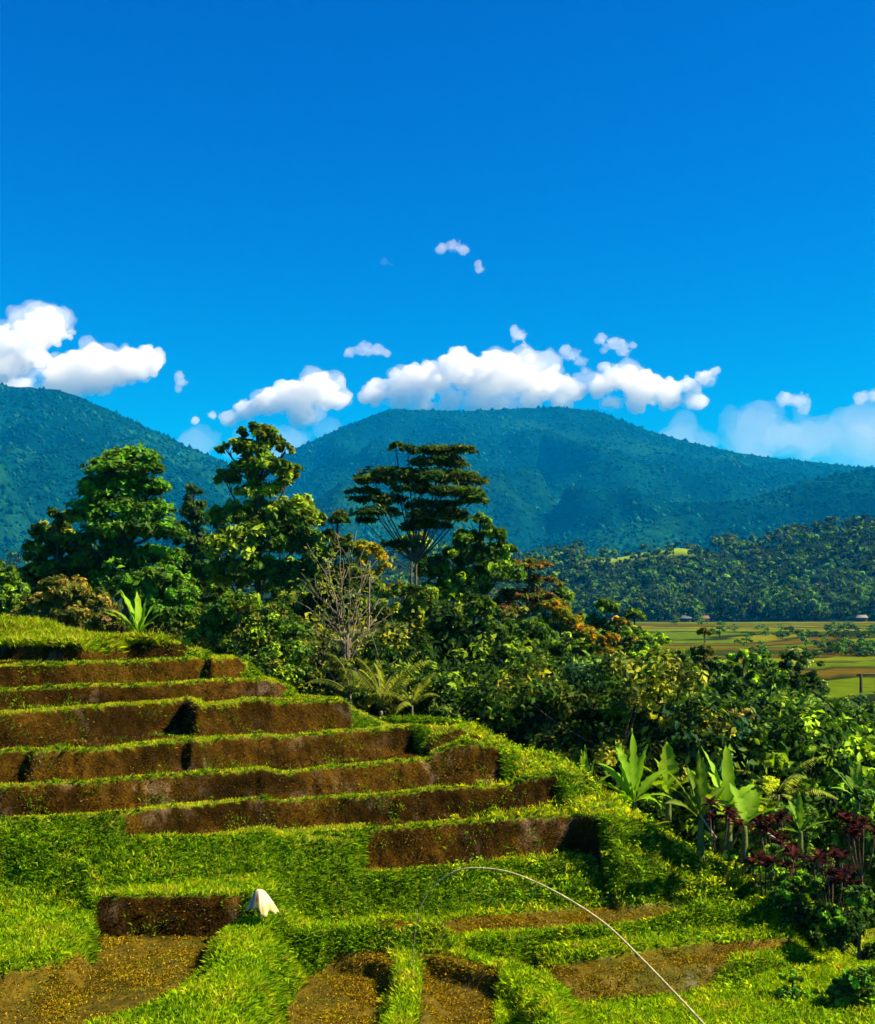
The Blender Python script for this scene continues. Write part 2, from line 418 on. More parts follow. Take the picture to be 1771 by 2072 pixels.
def mountain(name, crest, dfoot, dcrest, px0, px1, seed, n=400, m=120):
    """a heightfield over a fan of ground; crest given as the photo's skyline at distance dcrest"""
    ax = np.linspace(px0, px1, n); t = np.linspace(0, 1.45, m)
    AX, T = np.meshgrid(ax, t)
    wob = 1 + .06 * (fbm(AX * .006, AX * 0 + seed, seed) - .5)
    Yy = dfoot + (dcrest * wob - dfoot) * T
    Xx = (AX - CX) / F * Yy
    H = (HY - ridge(AX, crest)) / F * dcrest * wob
    prof = np.where(T < 1, .18 * T + .82 * T ** 1.9, 1 - 1.1 * (T - 1))
    # gullies and spurs running down the slope
    warp = 260 * fbm(Xx * .0016, Yy * .0016, seed + 3)
    gl = 1 - np.abs(2 * fbm((Xx + warp) * .0022, Yy * .0009, seed + 7, 4) - 1) * 2
    gl2 = fbm(Xx * .006, Yy * .006, seed + 9, 4) - .5
    k = np.clip(T * (1.0 - T) * 4, 0, 1) * (T < 1)
    Zz = -14 + (H + 14) * prof + k * (gl - .55) * .26 * H + k * gl2 * 130
    Zz += 7 * (fbm(Xx * .03, Yy * .03, seed + 13, 2) - .5)
    col = np.array((.001, .016, .010)) * (.2 + 1.9 * fbm(Xx * .004, Yy * .004, seed + 20)[..., None])
    lightp = sst(.56, .72, fbm(Xx * .003, Yy * .004, seed + 23))[..., None]
    col = col * (1 - lightp) + np.array((.005, .042, .013)) * lightp
    ny, nx = Xx.shape; idx = np.arange(ny * nx).reshape(ny, nx)
    q = np.stack([idx[:-1, :-1], idx[:-1, 1:], idx[1:, 1:], idx[1:, :-1]], -1).reshape(-1, 4)
    tag(obj(name, mesh_np(name, np.stack([Xx, Yy, Zz], -1).reshape(-1, 3), q, M_FOREST, col.reshape(-1, 3), smooth=True)), kind='structure')
    return Xx, Yy, Zz, T

CREST_R = [(-400,560),(120,530),(200,505),(250,475),(295,449),(330,433),(372,415),(390,409),(430,410),(470,411),(520,408),(560,407),(600,411),(625,422),(650,431),(680,440),(720,449),(760,456),(820,463),(875,468),(1000,480),(1300,520),(1800,580)]
CREST_L = [(-900,560),(-500,450),(-200,395),(-60,383),(0,385),(60,390),(100,405),(140,424),(180,443),(215,458),(260,484),(320,515),(420,545),(560,575)]
CREST_F = [(500,575),(620,560),(700,520),(760,496),(800,482),(840,473),(875,467),(960,462),(1200,480),(1600,540)]
MR = mountain('mountain', CREST_R, 1150, 4700, -400, 1800, 100)
ML = mountain('mountain', CREST_L, 1100, 3500, -900, 560, 200, n=330)
MF = mountain('mountain', CREST_F, 1300, 2900, 500, 1600, 300, n=300, m=90)

# forest canopy on the mountains: crowns as small irregular solids, joined
def ico():
    t = (1 + 5 ** .5) / 2
    v = np.array([(-1,t,0),(1,t,0),(-1,-t,0),(1,-t,0),(0,-1,t),(0,1,t),(0,-1,-t),(0,1,-t),(t,0,-1),(t,0,1),(-t,0,-1),(-t,0,1)], float)
    v /= np.linalg.norm(v[0])
    f = np.array([(0,11,5),(0,5,1),(0,1,7),(0,7,10),(0,10,11),(1,5,9),(5,11,4),(11,10,2),(10,7,6),(7,1,8),(3,9,4),(3,4,2),(3,2,6),(3,6,8),(3,8,9),(4,9,5),(2,4,11),(6,2,10),(8,6,7),(9,8,1)])
    return v, f
IV, IF = ico()
OV = np.array([(1,0,0),(-1,0,0),(0,1,0),(0,-1,0),(0,0,1),(0,0,-1)], float)
OF = np.array([(0,2,4),(2,1,4),(1,3,4),(3,0,4),(2,0,5),(1,2,5),(3,1,5),(0,3,5)])
def canopy(name, pts, rad, cols, label=None):
    n = len(pts); m = len(OV)
    jit = 1.12 * (1 + .9 * (rng.random((n, m)) - .5)); a = rng.random(n) * 6.28
    v = OV[None] * jit[..., None] * rad[:, None, None]
    v = np.stack([v[..., 0] * np.cos(a)[:, None] - v[..., 1] * np.sin(a)[:, None], v[..., 0] * np.sin(a)[:, None] + v[..., 1] * np.cos(a)[:, None], v[..., 2]], -1)
    v = v + pts[:, None, :]
    f = OF[None] + (np.arange(n) * m)[:, None, None]
    cc = np.repeat(cols[:, None, :], m, 1)
    o = obj(name, mesh_np(name, v.reshape(-1, 3), f.reshape(-1, 3), M_FOREST, cc.reshape(-1, 3), smooth=True))
    tag(o, label=label, kind='stuff'); return o
def scatter_m(Mt, n, seed, tmax=1.03):
    Xx, Yy, Zz, T = Mt
    ny, nx = Xx.shape
    # weight: even in the picture, with more on the crest line
    r = rng.random(n); i = r ** 1.15 * (ny - 1) * tmax / 1.45; j = rng.random(n) * (nx - 1)
    i0 = np.clip(i.astype(int), 0, ny - 2); j0 = j.astype(int); a = i - i0; b = j - j0
    def L(G): return (G[i0, j0] * (1 - a) + G[i0 + 1, j0] * a) * (1 - b) + (G[i0, j0 + 1] * (1 - a) + G[i0 + 1, j0 + 1] * a) * b
    p = np.stack([L(Xx), L(Yy), L(Zz)], -1)
    px = CX + F * p[:, 0] / p[:, 1]
    k = (px > -90) & (px < 960); p = p[k]; n = len(p)
    rad = rng.uniform(2.2, 6.0, n) * (1 + .6 * (rng.random(n) > .93)) * (.75 + p[:, 1] / 9000)
    cl = fbm(p[:, 0] * .005, p[:, 1] * .005, seed)
    col = np.array((.001, .025, .012)) * rng.uniform(.5, 1.6, (n, 1)) * (.5 + cl[:, None])
    hi = rng.random(n) > .88 - .18 * sst(.5, .7, cl); col[hi] = np.array((.010, .065, .018)) * rng.uniform(.6, 1.3, (hi.sum(), 1))  # some crowns get a lighter colour in place of sunlight
    p[:, 2] += rad * .12
    return p, rad, col
for Mt, n, sd_ in ((MR, 62000, 401), (ML, 46000, 402), (MF, 16000, 403)):
    canopy('forest', *scatter_m(Mt, n, sd_), label='hazy rainforest covering the mountain slope')
# ------------------------------------------------------------------ leaves, crowns, trunks
def frames(nrm):
    a = np.where(np.abs(nrm[:, 2:3]) < .9, np.array([[0, 0, 1.]]), np.array([[1., 0, 0]]))
    u = np.cross(nrm, a); u /= np.linalg.norm(u, axis=1, keepdims=True) + 1e-9
    return u, np.cross(nrm, u)
def leaves_np(c, nrm, ln, wd, col, rg, fold=.18):
    """folded rhombic leaves: 4 verts, 2 triangles each"""
    n = len(c); u, v = frames(nrm)
    th = rg.random(n) * 6.283; ct, st_ = np.cos(th)[:, None], np.sin(th)[:, None]
    a = u * ct + v * st_; b = -u * st_ + v * ct
    ln = np.broadcast_to(ln, n)[:, None]; wd = np.broadcast_to(wd, n)[:, None]
    p0 = c - a * ln * .5; p2 = c + a * ln * .5 - nrm * ln * fold * .6
    p1 = c + b * wd * .5 + nrm * wd * fold; p3 = c - b * wd * .5 + nrm * wd * fold
    V = np.stack([p0, p1, p2, p3], 1).reshape(-1, 3)
    i = np.arange(n)[:, None] * 4
    Fc = np.concatenate([i + np.array([[0, 1, 2]]), i + np.array([[0, 2, 3]])], 0)
    return V, Fc, np.repeat(col, 4, 0)
def tube_np(path, rad, sides=6):
    path = np.asarray(path, float); n = len(path)
    rad = np.broadcast_to(rad, n)
    t = np.gradient(path, axis=0); t /= np.linalg.norm(t, axis=1, keepdims=True) + 1e-9
    u, v = frames(t)
    for i in range(1, n):      # keep the rings from twisting
        w = u[i - 1] - t[i] * np.dot(u[i - 1], t[i]); u[i] = w / (np.linalg.norm(w) + 1e-9); v[i] = np.cross(t[i], u[i])
    ang = np.arange(sides) * 2 * np.pi / sides
    ring = path[:, None] + rad[:, None, None] * (np.cos(ang)[None, :, None] * u[:, None] + np.sin(ang)[None, :, None] * v[:, None])
    V = ring.reshape(-1, 3); Fs = []
    for i in range(n - 1):
        for k in range(sides):
            a = i * sides + k; b = i * sides + (k + 1) % sides
            Fs += [(a, b, b + sides), (a, b + sides, a + sides)]
    V = np.vstack([V, path[:1], path[-1:]]); c0, c1 = len(V) - 2, len(V) - 1
    for k in range(sides):
        Fs.append((c0, (k + 1) % sides, k)); Fs.append((c1, (n - 1) * sides + k, (n - 1) * sides + (k + 1) % sides))
    return V, np.array(Fs)
def join(parts):
    V, Fc, Cc = [], [], []; o = 0
    for p in parts:
        V.append(p[0]); Fc.append(p[1] + o); o += len(p[0])
        Cc.append(p[2] if len(p) > 2 else np.zeros((len(p[0]), 3)))
    return np.vstack(V), np.vstack(Fc), np.vstack(Cc)
def bez(a, b, c, n=6):
    t = np.linspace(0, 1, n)[:, None]; a, b, c = map(np.asarray, (a, b, c))
    return (1 - t) ** 2 * a + 2 * t * (1 - t) * b + t * t * c

def crown(lobes, n, size, pal, rg, clump=.30, per=28, flat=.75, up=.5, hi=None, wid=.55, fill=.10):
    """lobes: (x, y, z, rx, ry, rz) local; leaves sit in small clumps over each lobe"""
    lob = np.array(lobes, float); vol = (lob[:, 3] * lob[:, 5]) ** 1.0; pr = vol / vol.sum()
    m = max(4, n // per)
    li = rg.choice(len(lob), m, p=pr)
    d = rg.normal(size=(m, 3)); d /= np.linalg.norm(d, axis=1, keepdims=True)
    d[:, 2] = np.where(d[:, 2] < -.35, -d[:, 2] * .6, d[:, 2])
    r = rg.uniform(.55, 1.04, m) ** .8; r = np.where(rg.random(m) < fill, r * .6, r)
    cc = lob[li, :3] + d * r[:, None] * lob[li, 3:6]
    cr = np.minimum(lob[li, 3], lob[li, 4]) * clump * rg.uniform(.6, 1.35, m)
    pal = np.array(pal, float)
    ct = pal[rg.integers(0, len(pal), m)] * rg.uniform(.65, 1.35, (m, 1))
    if hi is not None:
        k = rg.random(m) < hi[1]; ct[k] = np.array(hi[0]) * rg.uniform(.7, 1.3, (k.sum(), 1))  # brighter clumps: sunlit highlights and odd leaf tints put into the colour
    ki = rg.integers(0, m, n)
    e = rg.normal(size=(n, 3)); e /= np.linalg.norm(e, axis=1, keepdims=True); q = rg.random(n) ** .45
    p = cc[ki] + e * (q * cr[ki])[:, None] * np.array((1, 1, flat))
    nr = e * .45 + d[ki] * .25 + rg.normal(size=(n, 3)) * .62 + np.array((0, 0, up))
    nr /= np.linalg.norm(nr, axis=1, keepdims=True)
    col = ct[ki] * rg.uniform(.65, 1.4, (n, 1))
    ln = size * rg.uniform(.6, 1.35, n)
    return leaves_np(p, nr, ln, ln * wid, col, rg), cc

def limbs(base, top, lobes, r0, rg, col=(.10, .075, .05), sides=6, extra=2, wander=.25, hmin=.25):
    base = np.array(base, float); top = np.array(top, float); parts = []
    mid = (base + top) / 2 + rg.normal(size=3) * np.array((wander, wander, 0)) * .8
    tr = bez(base, mid, top, 9); rr = np.linspace(r0, r0 * .32, 9); rr[0] *= 1.5
    v, f = tube_np(tr, rr, sides); parts.append((v, f))
    for L in lobes:
        c = np.array(L[:3]); hgt = np.clip((c[2] - L[5] * .6 - base[2]) / (top[2] - base[2] + 1e-6), hmin, .93)
        k = tr[int(hgt * 8)]; m = (k + c) / 2 + np.array((0, 0, -.12 * np.linalg.norm(c - k)))
        v, f = tube_np(bez(k, m, c, 6), np.linspace(r0 * .34, r0 * .10, 6), 5); parts.append((v, f))
        for _ in range(extra):
            e = rg.normal(size=3); e /= np.linalg.norm(e); e[2] = abs(e[2]) * .8
            s = m * .4 + c * .6; q = c + e * np.array(L[3:6]) * .85
            v, f = tube_np(bez(s, (s + q) / 2 + rg.normal(size=3) * .1, q, 4), np.linspace(r0 * .14, r0 * .04, 4), 4); parts.append((v, f))
    V, Fc, _ = join(parts)
    C_ = np.tile(np.array(col), (len(V), 1)) * rg.uniform(.8, 1.2, (len(V), 1))
    return V, Fc, C_

G_DARK = [(.018,.045,.008),(.028,.060,.008),(.040,.075,.008)]
G_MID = [(.045,.095,.008),(.070,.125,.010),(.030,.070,.010)]
G_LIT = [(.080,.170,.010),(.060,.130,.010),(.120,.200,.012)]
G_OLIVE = [(.075,.085,.010),(.110,.115,.014),(.050,.065,.010)]
G_YEL = [(.20,.21,.012),(.13,.17,.010),(.28,.24,.02)]
G_GOLD = [(.36,.26,.008),(.26,.18,.008),(.20,.20,.01)]
G_ORANGE = [(.28,.17,.008),(.22,.12,.008),(.14,.15,.01),(.10,.14,.01)]
G_RED = [(.10,.010,.012),(.06,.008,.012),(.16,.022,.015)]
G_BLUE = [(.030,.085,.035),(.045,.110,.050),(.025,.060,.020)]

def tree(name, label, cat, x, y, lobes_px, pal, n=7000, size=.34, r0=.22, group=None, seed=0, bark=(.10,.075,.05), top=None, zb=None, depth=.8, flat=.75, hi=None, wid=.55, clump=.30, per=28, up=.5, extra=2, fill=.1, hmin=.25, grow=1.18):
    """x, y: ground position; lobes_px: (px, py, rpx, rpy[, dy]) outlines of the foliage masses at that distance"""
    rg = np.random.default_rng(1000 + seed)
    z0 = gz(x, y) - .1 if zb is None else min(gz(x, y) - .1, zb)
    root = empty(name, (x, y, z0)); tag(root, label, cat, group)
    k = y / F; lob = []
    for L in lobes_px:
        px, py, rx, rz = L[:4]; rx = rx * (1 + (grow - 1) * .6); rz = rz * grow; dy = L[4] if len(L) > 4 else rg.uniform(-1, 1) * rx * k * .5
        X, Y, Zc = P(px, py, y)
        lob.append((X - x, dy, Zc - z0, rx * k, rx * k * depth, rz * k))
    leaf, cc = crown(lob, int(n * 1.12), size * 1.14, pal, rg, flat=flat, hi=None if hi is None else (np.array(hi[0]) * 1.2, min(.5, hi[1] * 1.6)), wid=wid, clump=clump, per=per, up=up, fill=fill)
    tz = max(L[2] for L in lob); tl = max(lob, key=lambda L: L[2])
    tp = (tl[0], tl[1], tl[2]) if top is None else top
    V_, F_, C_ = limbs((0, 0, 0), tp, lob, r0, rg, bark, extra=extra, hmin=hmin)
    obj('trunk', mesh_np('trunk', V_, F_, M_BARK, C_, smooth=True), root)
    obj('crown', mesh_np('crown', leaf[0], leaf[1], M_LEAF, leaf[2]), root)
    return root
def auto_lobes(px, top, bot, hw, rg, n=7, rf=.42):
    out = [(px, top + hw * rf * .75, hw * rf * 1.1, hw * rf * .75)]
    for i in range(n):
        t = rg.uniform(.15, 1); w = hw * (.45 + .55 * math.sin(math.pi * min(1, .25 + t * .6)))
        q = rg.uniform(-1, 1)
        r = hw * rf * rg.uniform(.75, 1.2)
        out.append((px + q * max(0, w - r * .6), top + r + (bot - top - r) * t, r, r * .75))
    return out
def px_x(px, y): return (px - CX) * y / F

# --- the large trees behind the terraces, outlines after the photo
T = tree
T('tree', 'big dark tiered tree at the left behind the terraces, lit on one flank', 'tree', px_x(118, 62), 62,
  [(130,458,24,9),(112,470,22,9),(148,470,16,8),(125,486,34,10),(98,492,18,9),(160,490,14,8),(118,508,36,11),(150,512,22,9),(90,516,16,9),(160,532,22,10),(128,530,32,12),(95,538,22,12),(150,560,28,13),(110,560,28,14),(85,575,22,15),(150,585,30,14),(115,590,30,16)],
  G_DARK + [(.05,.12,.01)], n=21000, size=.32, r0=.34, seed=1, hi=((.065,.16,.008), .24), flat=.55, clump=.42, up=.75)
T('tree', 'tallest tree, olive-leaved with a narrow broken top before the notch between the mountains', 'tree', px_x(262, 66), 66,
  [(258,434,15,9),(247,450,18,9),(270,446,14,10),(286,452,8,10),(226,450,9,6),(240,474,20,12),(268,470,20,13),(290,480,12,14),(225,482,12,12),(258,492,20,10),(262,515,26,14),(296,512,22,14),(232,520,22,14),(312,520,12,14),(275,540,34,18),(240,548,30,18),(300,545,22,20),(225,575,28,18),(265,578,30,18),(298,580,22,16)],
  G_MID + G_OLIVE[:1] + G_DARK[1:], n=15000, size=.34, r0=.30, seed=2, hi=((.15,.20,.010), .16), clump=.34)
T('umbrella_tree', 'flat-topped dark tree with wind-swept horizontal plates of foliage and a bare forked stem', 'tree', px_x(412, 64), 64,
  [(425,452,18,5),(408,450,8,4),(395,446,8,4),(455,450,22,5),(440,462,26,6),(395,474,28,6),(375,482,22,6),(440,478,34,7),(362,492,16,5),(475,482,16,4),(415,490,20,5),(455,494,28,6),(378,500,24,5),(430,505,22,5),(470,502,16,5),(380,513,22,5),(365,522,10,5),(440,516,32,6),(425,526,22,5),(400,545,22,3)],
  G_DARK + [(.030,.040,.006)], n=14000, size=.30, r0=.17, seed=3, bark=(.10,.075,.05), flat=.40, clump=.36, up=.9, hmin=.78, grow=1.1, hi=((.07,.085,.010), .08), wid=.4, depth=.9, top=(.2, 0, 15.6), extra=1)
T('tree', 'slim dark bluish conifer-like tree half hidden between the two biggest trees', 'tree', px_x(196, 78), 78,
  [(194,494,9,9),(192,510,13,11),(200,522,12,12),(190,538,16,14),(200,556,18,16),(192,580,20,18)], G_BLUE + G_DARK, n=5000, size=.36, r0=.18, seed=4)
T('tree', 'rounded dark tree with a yellowing crown top at the left end of the tree line', 'tree', px_x(52, 64), 64,
  [(60,522,14,10),(50,535,18,12),(68,548,20,14),(38,555,16,14),(58,575,28,18),(30,580,20,16),(70,600,22,18),(40,605,24,16)], G_DARK + G_MID[:1], n=8000, size=.34, r0=.2, seed=5, hi=((.16,.17,.01), .14))
T('tree', 'low dark-green bushy tree cut by the left edge of the picture', 'tree', px_x(8, 60), 60,
  [(2,575,14,10),(12,592,18,12),(-8,600,20,14),(20,612,20,14)], G_MID, n=4000, size=.32, r0=.16, seed=6, hi=((.12,.19,.012), .2))
T('shrub', 'brownish olive shrub left of the banana plant on the top terrace', 'shrub', px_x(70, 54), 54,
  [(70,592,24,14),(45,605,22,13),(92,606,22,14),(68,620,30,14),(100,628,20,12),(30,622,24,13)], G_OLIVE, n=6000, size=.26, r0=.10, seed=7, hi=((.16,.12,.02), .15), zb=-3.2)
T('shrub', 'dim reddish-olive shrub directly left of the banana plant', 'shrub', px_x(112, 51), 51,
  [(108,622,16,12),(92,632,16,10),(122,636,12,9)], G_OLIVE + [(.10,.06,.02)], n=2600, size=.20, r0=.06, seed=8, zb=-2.6)
T('tree', 'mid-green small tree with bright tips right under the tiered tree', 'tree', px_x(165, 57), 57,
  [(165,580,18,14),(180,596,18,12),(150,600,16,12),(168,615,24,14),(190,622,16,12)], G_MID, n=5000, size=.28, r0=.12, seed=9, hi=((.09,.20,.012), .22), zb=-3.5)
T('bush', 'large round bush with yellow-green lit leaves overhanging the second and third terrace', 'bush', px_x(250, 49), 49,
  [(240,606,22,13),(218,620,24,14),(262,618,26,14),(286,634,22,14),(205,640,22,14),(245,640,34,18),(285,655,22,16),(225,662,26,14),(258,670,32,14),(298,676,18,14)],
  G_MID + G_OLIVE[1:2], n=16000, size=.17, r0=.14, seed=10, hi=((.13,.19,.008), .12), zb=-5.5)
T('tree', 'dark-leaved tree filling the space behind the bare tree', 'tree', px_x(330, 68), 68,
  [(338,522,10,10),(325,545,18,14),(350,552,16,14),(310,575,24,18),(345,585,26,18),(325,615,30,20),(360,620,24,20),(300,620,24,18)], G_DARK + G_OLIVE[:1], n=8500, size=.32, r0=.2, seed=11, hi=((.15,.17,.012), .10))
T('tree', 'small golden-yellow leafed tree at the tip of the bare branches', 'tree', px_x(366, 57), 57,
  [(370,552,11,7),(380,560,9,7),(362,563,8,6),(386,568,6,5),(372,574,8,4)], G_GOLD, n=1500, size=.22, r0=.09, seed=12, bark=(.26,.20,.13), zb=-9.5)
T('tree', 'green tree with a pointed lit crown right beside the flat-topped tree', 'tree', px_x(480, 66), 66,
  [(480,524,10,8),(492,536,12,9),(470,540,16,10),(500,552,14,10),(480,560,26,14),(455,556,14,12),(500,575,24,14),(465,585,26,16),(430,570,18,14),(440,600,24,16)], G_MID + G_DARK[1:2], n=9500, size=.32, r0=.22, seed=13, hi=((.13,.21,.012), .16))
T('tree', 'rusty olive tree with flat drooping plates behind the pointed green tree', 'tree', px_x(520, 72), 72,
  [(530,568,18,7),(510,578,20,7),(545,582,18,7),(520,598,28,10),(548,606,18,10),(505,615,22,12)], G_OLIVE + [(.12,.065,.016)], n=6000, size=.30, r0=.18, seed=14, flat=.4)
T('tree', 'thin young tree with pale bark in front of the flat-topped tree', 'tree', px_x(418, 58), 58,
  [(422,600,16,14),(410,618,14,14),(428,632,18,14),(405,645,18,14),(425,655,20,14)], G_MID + G_OLIVE, n=4500, size=.26, r0=.09, seed=15, hi=((.17,.21,.014), .2), zb=-10)
T('tree', 'very dark leafy tree in the middle of the ravine edge', 'tree', px_x(450, 55), 55,
  [(450,620,24,16),(475,612,22,16),(440,645,24,18),(480,642,28,18),(455,672,32,20),(490,675,26,20),(445,705,30,20),(480,715,30,20)], G_DARK, n=12000, size=.26, r0=.2, seed=16, hi=((.12,.16,.012), .12), zb=-11)
T('tree', 'dark tree with drooping pale-edged foliage plates left of the golden tree', 'tree', px_x(520, 56), 56,
  [(525,632,22,14),(500,648,20,14),(545,650,22,14),(520,672,30,18),(550,690,24,18),(505,705,28,20),(540,722,28,18)], G_DARK + G_MID[:1], n=9500, size=.25, r0=.18, seed=17, hi=((.11,.19,.012), .13), zb=-12)
T('tree', 'tree with a streak of golden-orange blossom running down its crown', 'tree', px_x(578, 58), 58,
  [(552,606,8,6),(562,614,9,6),(572,624,10,7),(584,634,10,7),(598,642,10,6),(612,638,7,5),(606,652,9,6)], G_ORANGE, n=4500, size=.26, r0=.12, seed=18, zb=-14)
T('tree', 'bushy green tree just below the golden-orange crown', 'tree', px_x(590, 62), 62,
  [(575,650,20,14),(600,662,22,14),(560,672,22,16),(590,685,30,18),(615,690,20,16),(570,712,28,18),(605,718,28,16)], G_MID + G_YEL[1:2], n=9500, size=.26, r0=.16, seed=19, hi=((.20,.25,.014), .18), zb=-13)

for j, (lab, px, tp, bt, hw, d, pal, hc, hs_, sz) in enumerate([
 ('airy dark-green tree behind the bare tree, left of the golden one', 318, 548, 700, 34, 74, G_DARK + G_MID, (.15,.20,.012), .16, .34),
 ('dense tree filling the gap right behind the golden crown', 372, 580, 700, 30, 72, G_DARK, (.12,.15,.012), .12, .32),
 ('lit green tree standing under the flat-topped tree', 412, 534, 690, 34, 76, G_MID + G_OLIVE, (.17,.21,.014), .2, .30),
 ('broad green tree between the two left giants', 205, 560, 650, 34, 70, G_DARK + G_MID, (.10,.19,.012), .16, .34),
 ('thick green tree joining the tallest tree to the bare one', 285, 560, 680, 34, 71, G_MID, (.15,.22,.012), .2, .32),
 ('leafy tree rising just behind the orange-blossomed crown', 560, 590, 690, 28, 80, G_DARK + G_MID, (.12,.18,.012), .14, .32),
 ('low wide tree before the wood, left of the valley fields', 620, 622, 700, 34, 92, G_MID + G_OLIVE, (.15,.22,.014), .2, .34),
 ('dark crown hiding the near edge of the valley fields', 690, 652, 720, 36, 84, G_DARK + G_MID, (.14,.21,.012), .16, .32),
 ('yellow-green treetop below the middle of the valley fields', 765, 656, 720, 34, 86, G_LIT + G_MID, (.18,.26,.014), .2, .32),
 ('dark treetop at the lower edge of the right-hand fields', 720, 660, 730, 28, 70, G_DARK, (.10,.16,.012), .14, .28),
 ('bright green treetop just right of the orange-blossomed crown', 606, 600, 690, 24, 96, G_MID + G_DARK[1:], (.14,.22,.012), .2, .34),
 ('dark olive treetop covering the left corner of the valley fields', 634, 610, 690, 22, 98, G_DARK + G_MID[:1], (.12,.18,.012), .14, .34),
]):
    rg = np.random.default_rng(2300 + j)
    T('tree', lab, 'tree', px_x(px, d), d, auto_lobes(px, tp, bt, hw, rg, n=14), pal, n=8500, size=sz, r0=.18, seed=60 + j, hi=(hc, hs_))# --- trees and shrubs of the ravine on the right
RAV = [  # label, px, top, bottom, half width, distance, palette, highlight, share, leaf
 ('olive tree with a few orange sprays beside the golden-orange crown', 618, 618, 665, 22, 84, G_OLIVE+G_MID, (.30,.17,.015), .12, .30),
 ('bright yellow-green tree at the near edge of the valley fields', 655, 632, 680, 26, 82, G_LIT, (.16,.24,.012), .2, .30),
 ('slender brown-green tree standing up before the valley fields', 705, 627, 690, 15, 78, G_OLIVE, (.13,.14,.015), .1, .26),
 ('dark shrubby tree between the slender tree and the yellow-green one', 676, 650, 705, 24, 74, G_DARK+G_MID, (.10,.15,.012), .12, .28),
 ('green tree with orange-red tips below the valley fields', 742, 650, 715, 26, 74, G_MID, (.17,.27,.012), .18, .28),
 ('broad dark tree with pale glinting leaves under the right-hand fields', 800, 652, 730, 36, 72, G_DARK, (.16,.20,.07), .07, .30),
 ('dark tree cut by the right edge below the wooden frame', 862, 700, 775, 26, 60, G_DARK+G_BLUE, (.10,.15,.03), .12, .26),
 ('tall dense dark-green tree above the banana clump', 628, 690, 775, 38, 52, G_DARK, (.15,.19,.012), .13, .22),
 ('dark mottled tree above the left banana plants', 585, 715, 768, 32, 50, G_DARK+G_OLIVE, (.17,.19,.02), .14, .22),
 ('blue-green dense tree in the centre of the ravine', 672, 705, 775, 32, 52, G_BLUE+G_DARK, (.10,.17,.03), .12, .22),
 ('pale dry feathery shrub with straw-coloured twigs right of the ravine centre', 738, 708, 790, 24, 46, G_OLIVE+[(.16,.15,.05)], (.26,.22,.08), .3, .17),
 ('dark leafy tree behind the dry feathery shrub', 770, 700, 775, 36, 56, G_DARK, (.11,.17,.02), .10, .24),
 ('dark round tree before the brown fields at the right', 820, 715, 790, 34, 54, G_DARK+G_BLUE, (.13,.19,.03), .10, .24),
 ('glossy light-green shrub lit by the sun right of the dry shrub', 812, 752, 815, 30, 43, G_LIT+G_MID, (.18,.30,.012), .25, .20),
 ('yellow-green shrub cut by the right edge among darker ones', 866, 745, 800, 24, 44, G_LIT, (.22,.30,.014), .25, .19),
 ('olive undergrowth shrub between the two banana clumps', 668, 762, 800, 26, 44, G_OLIVE+G_MID, (.20,.24,.014), .2, .17),
 ('yellowish bush rising over the left banana clump', 610, 738, 775, 20, 46, G_YEL+G_OLIVE, (.30,.26,.03), .2, .17),
 ('tangled yellow-green shrub with fern-like shoots beside the tall banana', 760, 778, 835, 34, 40, G_YEL+G_MID, (.24,.28,.016), .2, .15),
 ('dark green bush under the tangled shrub', 800, 800, 860, 36, 38, G_DARK+G_MID, (.10,.19,.02), .14, .15),
 ('dense shrub cut by the right edge over the red-leaved plants', 862, 790, 850, 28, 38, G_DARK+G_MID, (.10,.20,.03), .14, .16),
 ('shrub with round light leaves at the foot of the right banana plants', 735, 848, 890, 24, 34, G_MID, (.22,.30,.02), .25, .13),
 ('dark bush below the red-leaved plants', 800, 875, 940, 34, 31.5, G_DARK+G_MID, (.09,.20,.012), .12, .13),
 ('black-green bush cut by the right edge near the lower corner', 862, 890, 950, 34, 30, G_DARK, (.07,.16,.012), .10, .13),
 ('leafy low bush lit at its top beside the field corner', 775, 845, 900, 26, 33, G_MID+G_LIT, (.17,.28,.012), .2, .13),
 ('small dark shrub in the lower right corner', 858, 965, 1010, 30, 26, G_DARK+G_MID, (.08,.20,.012), .15, .11),
 ('dark low shrub on the grassy bank at the bottom right', 795, 975, 1005, 24, 26.5, G_DARK+G_MID, (.09,.22,.012), .2, .10),
 ('dusky tree behind the very dark one at the foot of the terraces', 520, 690, 770, 34, 49, G_DARK, (.09,.12,.012), .09, .22),
 ('dark undergrowth tree over the right end of the fifth terrace', 445, 705, 752, 28, 47, G_DARK, (.06,.09,.01), .06, .20),
 ('dim shrub just above the end of the sixth terrace', 545, 738, 772, 28, 44, G_DARK+G_OLIVE, (.10,.13,.012), .10, .18),
 ('low dark shrub behind the palm fronds by the fourth terrace', 340, 660, 715, 30, 50, G_DARK+G_OLIVE, (.13,.15,.02), .12, .20),
 ('shaded tree between the bare tree and the young palm', 385, 640, 715, 28, 54, G_DARK+G_OLIVE, (.12,.15,.02), .12, .22),
]
for i, (lab, px, tp, bt, hw, d, pal, hc, hs_, sz) in enumerate(RAV):
    rg = np.random.default_rng(2000 + i); x = px_x(px, d)
    zg = gz(x, d); zpx = (HY - bt) / F * d - .3
    n = int(min(9000, 2.1 * (hw * 2) * (bt - tp)))
    T('shrub' if ('shrub' in lab or 'bush' in lab) else 'tree', lab, 'shrub' if ('shrub' in lab or 'bush' in lab) else 'tree', x, d,
      auto_lobes(px, tp, bt + 14, hw * 1.12, rg, n=13), pal, n=max(2600, n), size=sz, r0=.16 if sz > .2 else .06, seed=100 + i, hi=(np.array(hc) * (1.15, 1.1, .8), hs_ * 1.25), zb=min(zg, zpx) - .2 if 'tree' in lab else min(zg, zpx))

